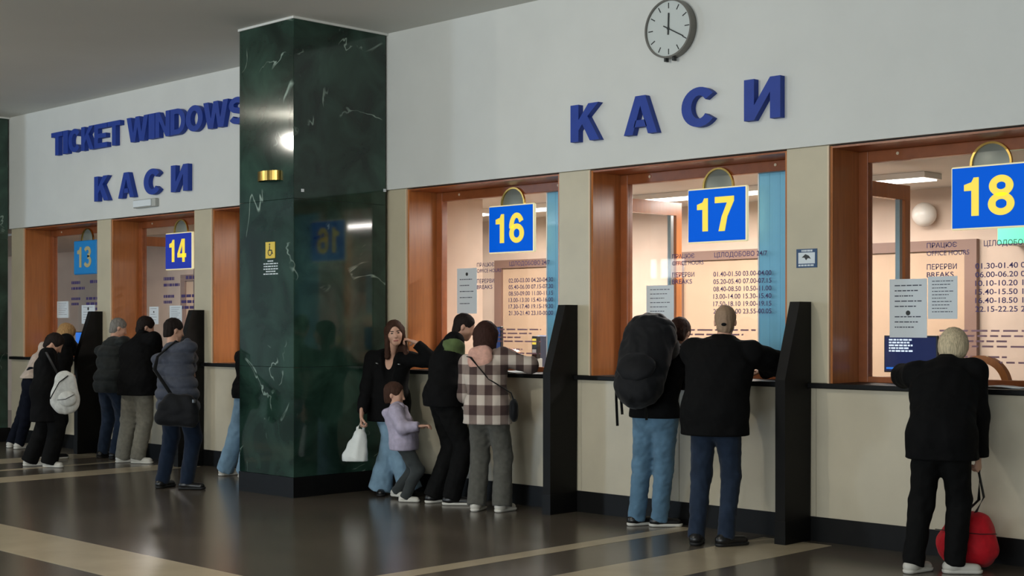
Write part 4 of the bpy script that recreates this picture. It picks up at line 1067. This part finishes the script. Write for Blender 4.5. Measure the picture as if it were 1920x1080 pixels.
# the far bay
p7 = person('person in black jacket and pale jeans half hidden by the green column', 1.70, 88, W3(470, 0.92, 8.62), W3(470, 1.36, 8.72), W3(476, 1.53, 8.78),
    [(-12.82, 8.62), (-12.52, 8.66)], [W3(452, 1.238, 9.1), W3(485, 1.238, 9.1)], thick=0.04, hem=0.84, legs=JEANL, leg_w=1.5, flare=0.02, shoe=WHITES, sole=SOLE, hair='short', hairm_=H_DARK, seed=71)
p6 = person('person in slate quilted jacket and dark jeans carrying a black shoulder bag', 1.72, 108, W3(334, 0.93, 7.56), W3(325, 1.37, 7.64), W3(326, 1.55, 7.69),
    [(-12.28, 7.52), (-12.0, 7.62)], [W3(335, 1.10, 8.02), W3(358, 1.14, 8.02)], poles={1: V((0.9, -0.5, -0.5)), -1: V((-0.9, -0.5, -0.4))}, face_yaw=80, face_pitch=14, toes=(110, 40),
    top=PUFF, thick=0.056, hem=0.76, bulk=1.15, fold=0.004, quilt=0.115, legs=JEAND, leg_w=1.1, hair='crop', hairm_=H_DARK, seed=81, legname='jeans', collar=0.06)
p5 = person('person in black coat and greige trousers with white trainers at window fourteen', 1.78, 105, W3(257, 0.95, 8.60), W3(262, 1.42, 8.76), W3(272, 1.58, 8.86),
    [(-14.95, 8.62), (-14.72, 8.68)], [W3(262, 1.238, 9.13), W3(296, 1.238, 9.12)], face_yaw=70, face_pitch=22, toes=(80, 30), thick=0.062, hem=0.80, fold=0.009,
    legs=BEIGET, leg_w=1.6, flare=0.01, shoe=WHITES, sole=SOLE, hair='short', hairm_=H_DARK, seed=91, move=(0.05, -0.02), bulk=1.25, collar=0.11)
p4 = person('grey-haired person in charcoal padded jacket and blue jeans at window fourteen', 1.73, 105, W3(213, 0.93, 8.70), W3(217, 1.40, 8.82), W3(227, 1.565, 8.90),
    [(-15.52, 8.72), (-15.30, 8.76)], [W3(214, 1.238, 9.13), W3(244, 1.238, 9.12)], face_yaw=70, face_pitch=22, thick=0.05, hem=0.80, top=CHAR, fold=0.006, quilt=0.14,
    legs=JEANS, hair='crop', hairm_=H_GREY, seed=101, move=(-0.06, 0.0), bulk=1.15)
p3 = person('sandy-haired person in black leaning at the counter of window thirteen', 1.66, 85, W3(106, 0.90, 8.34), W3(118, 1.33, 8.62), W3(125, 1.49, 8.72),
    [(-16.05, 8.16), (-15.82, 8.22)], [W3(120, 1.238, 9.12), W3(150, 1.238, 9.1)], face_pitch=25, thick=0.05, hem=0.74, bulk=1.15, shoe=BLACKS, sole=SOLE, hair='bob', hairm_=H_SAND, seed=111)
p2 = person('person in long black coat with bowed head and white trainers', 1.62, 55, W3(84, 0.86, 7.68), W3(92, 1.275, 7.78), W3(102, 1.385, 7.90),
    [(-15.27, 7.64), (-14.97, 7.72)], [W3(104, 0.98, 8.02), W3(122, 1.02, 7.98)], face_yaw=48, face_pitch=40, toes=(70, 30), thick=0.045, hem=0.52, leg_w=1.7, flare=0.02,
    shoe=WHITES, sole=SOLE, hair='short', hairm_=H_DARK, seed=121, topname='coat')
p1 = person('person in cream top and navy trousers stretched over the counter at window thirteen', 1.68, 62, W3(58, 0.87, 8.52), W3(84, 1.235, 8.86), W3(98, 1.36, 8.96),
    [(-17.72, 8.60), (-17.45, 8.58)], [W3(92, 1.238, 9.16), W3(112, 1.238, 9.12)], face_pitch=35, toes=(120, 100), top=CREAM, thick=0.025, hem=0.93, legs=NAVY, leg_w=1.0,
    shoe=WHITES, sole=SOLE, hair='short', hairm_=H_DARK, seed=131, move=(-0.03, 0.02), topname='shirt')

# ------------------------------------------------------------------ bags and packs
def fmesh(lo, hi, h, fn):
    F = Field(lo, hi, h); fn(F); return F.mesh()
def bag_obj(name, c, half, h, fn, m, parent=None, origin=None):
    return field_obj(name, fmesh(V(c) - V(half), V(c) + V(half), h, fn), m, parent, origin)
PACKM = cloth('black_nylon', (19, 20, 23), 0.6); STRAPM = cloth('black_webbing', (15, 15, 16), 0.7)
REDM = cloth('red_nylon', (196, 28, 40), 0.6); WHITEP = mat('white_plastic_film', (226, 230, 226), 0.4, var=0.03, scale=20); PACKW = cloth('white_canvas', (204, 204, 198), 0.7)

def strap(name, pts, r, parent, m=STRAPM, flat=0.35):
    return tube(name, pts, r, m, parent, 8, flat)
# huge pack on the traveller's back
q = p12; sp, fw, rt = q['sp'], q['fw'], q['rt']
c = q['chest'] - fw * 0.30 - rt * 0.06 - sp * 0.09
pk = bag_obj('hiking_backpack', c, (0.6, 0.6, 0.6), 0.012, lambda F: (F.cone(c - sp * 0.20, c + sp * 0.20, 0.20, 0.215, 0.05, rt, 0.74), F.folds(0.010, 0.15, 5), F.folds(0.004, 0.06, 6)), PACKM, None, c - sp * 0.38)
tag(pk, 'huge black hiking backpack worn by the traveller at window seventeen', 'backpack')
o3 = c - sp * 0.38
lc = c + sp * 0.29
bag_obj('top_lid', lc, (0.4, 0.4, 0.4), 0.011, lambda F: (F.ell(lc, (rt, fw, sp), (0.20, 0.15, 0.10), 0.03), F.folds(0.008, 0.1, 7)), PACKM, pk, o3)
pc = c - fw * 0.125 - sp * 0.12
bag_obj('front_pocket', pc, (0.4, 0.4, 0.4), 0.011, lambda F: (F.ell(pc, (rt, fw, sp), (0.155, 0.06, 0.13), 0.03), F.folds(0.006, 0.1, 8)), PACKM, pk, o3)
for s in (-1, 1):
    strap('shoulder_strap', [c + fw * 0.13 + rt * s * 0.09 + sp * 0.18, q['sh'][s] - rt * s * 0.05 + sp * 0.05 - fw * 0.02, q['sh'][s] - rt * s * 0.04 + fw * 0.12 - sp * 0.02, q['chest'] + rt * s * 0.15 + fw * 0.1 - sp * 0.12], 0.03, pk)
for dx, l in ((-0.17, 0.26), (-0.13, 0.17), (0.07, 0.2)):
    b0 = c + rt * dx - sp * 0.28; strap('loose_strap', [b0 + Z_ * 0.06, b0 - Z_ * 0.05, b0 - Z_ * l + rt * 0.01], 0.016, pk)
# red bag on the floor
rc = W3(1818, 0.20, 8.80); ro = V((rc.x, rc.y, 0))
rb = bag_obj('red_backpack', rc, (0.4, 0.35, 0.35), 0.010, lambda F: (F.cone(rc - X_ * 0.09 - Z_ * 0.06, rc + X_ * 0.055 - Z_ * 0.06, 0.135, 0.135, 0.03, X_, 1.0), F.cone(rc - X_ * 0.05 + Z_ * 0.06, rc + X_ * 0.045 + Z_ * 0.06, 0.11, 0.115, 0.05), F.folds(0.007, 0.12, 15), F.below(0.004)), REDM, None, ro)
tag(rb, 'red backpack standing on the floor behind the white shoes', 'backpack')
strap('zip_seam', [rc + V((-0.19, -0.1, 0.045)), rc + V((-0.02, -0.145, 0.05)), rc + V((0.13, -0.11, 0.045)), rc + V((0.185, 0, 0.04))], 0.008, rb)
hw = p14['wr'][1]
strap('carry_strap', [hw + Z_ * -0.10, V((hw.x + 0.03, hw.y + 0.02, 0.48)), rc + V((0.05, -0.02, 0.165))], 0.014, rb)
strap('carry_strap', [hw + Z_ * -0.10 + X_ * 0.01, V((hw.x - 0.01, hw.y + 0.03, 0.46)), rc + V((-0.03, 0.02, 0.165))], 0.012, rb)
# white carrier bag
hw = p8['wr'][1]; bc = V((hw.x - 0.03, hw.y - 0.02, hw.z - 0.27)); vr = V((CA, SA, 0)); vf = V((-SA, CA, 0)); bo = V((bc.x, bc.y, bc.z - 0.17))
wbag = bag_obj('plastic_bag', bc, (0.3, 0.3, 0.34), 0.008, lambda F: (F.cone(bc - Z_ * 0.13 - vr * 0.02, bc + Z_ * 0.07 + vr * 0.02, 0.125, 0.065, 0.04, vr, 0.55), F.folds(0.009, 0.09, 25, 0.4), F.below(bc.z - 0.165)), WHITEP, None, bo)
tag(wbag, 'white plastic carrier bag hanging from the hand of the black-jacketed adult', 'bag')
for s in (-1, 1):
    strap('handle', [bc + Z_ * 0.08 + vr * (0.03 * s + 0.02), bc + Z_ * 0.15 + vr * (0.028 * s + 0.025), hw - Z_ * 0.085 + vr * 0.012 * s], 0.016, wbag, WHITEP, 0.5)
# white backpack
wc = W3(122, 0.885, 7.57)
wf, wr_ = yawv(20)
wo = wc - Z_ * 0.24
wp = bag_obj('white_backpack', wc, (0.35, 0.35, 0.35), 0.010, lambda F: (F.cone(wc - Z_ * 0.09, wc + Z_ * 0.10, 0.165, 0.12, 0.05, vr, 0.6), F.folds(0.006, 0.13, 35)), PACKW, None, wo)
tag(wp, 'white backpack with black straps hanging on the black-coated person', 'backpack')
wq = wc - vf * 0.085 - Z_ * 0.08 + vr * 0.05
bag_obj('front_pocket', wq, (0.25, 0.25, 0.25), 0.009, lambda F: (F.ell(wq, (vr, vf, Z_), (0.10, 0.05, 0.085), 0.03),), PACKW, wp, wo)
strap('black_trim', [wq - vf * 0.05 + V((0, 0, 0.02)) - vr * 0.09 - Z_ * 0.03, wq - vf * 0.058 - Z_ * 0.0, wq - vf * 0.04 + vr * 0.09 + Z_ * 0.05], 0.009, wp)
strap('shoulder_strap', [wc - vf * 0.10 - vr * 0.13 - Z_ * 0.08, wc - vf * 0.105 - vr * 0.03 + Z_ * 0.1, wc - vf * 0.06 + vr * 0.05 + Z_ * 0.17], 0.015, wp)
strap('shoulder_strap', [wc - vr * 0.05 + Z_ * 0.12, wc - vr * 0.10 + Z_ * 0.22, p2['sh'][1] - p2['fw'] * 0.02 + Z_ * 0.06], 0.014, wp)
# black shoulder bag of the quilted jacket
mc = W3(330, 0.80, 7.36); mo = mc - Z_ * 0.2
mb = bag_obj('shoulder_bag', mc, (0.35, 0.35, 0.32), 0.009, lambda F: (F.cone(mc - vr * 0.14 - Z_ * 0.08, mc + vr * 0.14 - Z_ * 0.10, 0.07, 0.075, 0.03, Z_, 0.75), F.cone(mc - vr * 0.10 + Z_ * 0.02, mc + vr * 0.14 + Z_ * 0.01, 0.075, 0.08, 0.05, Z_, 0.7), F.cone(mc - vr * 0.05 + Z_ * 0.10, mc + vr * 0.12 + Z_ * 0.08, 0.055, 0.06, 0.05, Z_, 0.7), F.folds(0.008, 0.13, 45)), PACKM, None, mo)
tag(mb, 'black slouchy shoulder bag hanging behind the slate quilted jacket', 'bag')
sh6 = p6['sh'][1]; nk = p6['neck']
strap('long_strap', [mc - vr * 0.03 + Z_ * 0.12, p6['chest'] - p6['fw'] * 0.225 - p6['rt'] * 0.04 - Z_ * 0.10, p6['chest'] - p6['fw'] * 0.215 - p6['rt'] * 0.01 + Z_ * 0.02, nk - p6['fw'] * 0.15 + p6['rt'] * 0.05 - Z_ * 0.06, nk - p6['fw'] * 0.07 + p6['rt'] * 0.10 + Z_ * 0.02, nk + p6['fw'] * 0.05 + p6['rt'] * 0.11], 0.022, mb)
box('buckle', mc.x + 0.20, mc.x + 0.225, mc.y + 0.05, mc.y + 0.07, mc.z + 0.07, mc.z + 0.10, M_METAL, mb)
# small cross-body bag of the checked shirt
sc_ = p11['pelvis'] + p11['rt'] * 0.25 + V((0.02, -0.03, -0.06)); so_ = sc_ - Z_ * 0.08
sb = bag_obj('crossbody_bag', sc_, (0.2, 0.2, 0.2), 0.007, lambda F: (F.cone(sc_ - Z_ * 0.03, sc_ + Z_ * 0.03, 0.07, 0.068, 0.02, vf, 0.55), F.folds(0.003, 0.06, 55)), PACKM, None, so_)
tag(sb, 'small black crossbody bag at the hip of the checked shirt', 'bag')
ch, fw, rt, nk = p11['chest'], p11['fw'], p11['rt'], p11['neck']
strap('long_strap', [sc_ + Z_ * 0.07, sc_ + Z_ * 0.13 - fw * 0.06, ch - Z_ * 0.13 - fw * 0.165 + rt * 0.10, ch - fw * 0.19 + rt * 0.0, ch + Z_ * 0.08 - fw * 0.185 - rt * 0.06, nk - fw * 0.13 - rt * 0.11 - Z_ * 0.04], 0.014, sb)
# olive stripe across the shoulders of the black jacket
ch, fw, rt, nk, sp = p10['chest'], p10['fw'], p10['rt'], p10['neck'], p10['sp']
def yoke(F):
    th = 0.052; k = p10['k']
    F.cone(ch, nk - sp * 0.075 * k, 0.138 * 1.1 * k + th, 0.085 * k + th * 0.8, 0.05, rt, 0.74)
    for s in (-1, 1):
        F.cone(nk - sp * 0.04 * k, p10['sh'][s], 0.05 * k + th * 0.55, 0.048 * k + th * 0.75, 0.05); F.cone(p10['sh'][s], p10['elb'][s], 0.047 * k + th * 0.85, 0.042 * k + th * 0.75, 0.035)
    F.folds(0.007, 0.17, 41, 0.8); F.folds(0.0035, 0.075, 42, 1.2)
    F.F = F.F - 0.007
    F.plane(nk - sp * 0.085, sp); F.plane(nk - sp * 0.185, -sp)
bag_obj('shoulder_stripe', nk, (0.45, 0.45, 0.4), 0.0095, yoke, GREENC, p10['body'], p10['org'])
# adjuster opening at the back of the tan cap
hd = W3(1357, 1.625, 8.70) + V((0.03, -0.02, 0)); cf = head_frame(120, 14)
cc = hd - cf[1] * 0.105 - cf[2] * 0.045
bag_obj('cap_opening', cc, (0.05, 0.05, 0.05), 0.004, lambda F: F.ell(cc, cf, (0.020, 0.012, 0.013), 0.003), STRAPM, p13['body'], p13['org'])
# metal trims on the lapels of the open black jacket
nk, fw, rt, sp = p8['neck'], p8['fw'], p8['rt'], p8['sp']
for s, a in ((1, 0.6), (-1, -0.2)):
    b0 = nk + fw * 0.125 - sp * 0.13 + rt * s * 0.09
    tube('zip', [b0, b0 + rt * 0.028 * s + sp * 0.016 * a], 0.006, M_METAL, p8['body'])
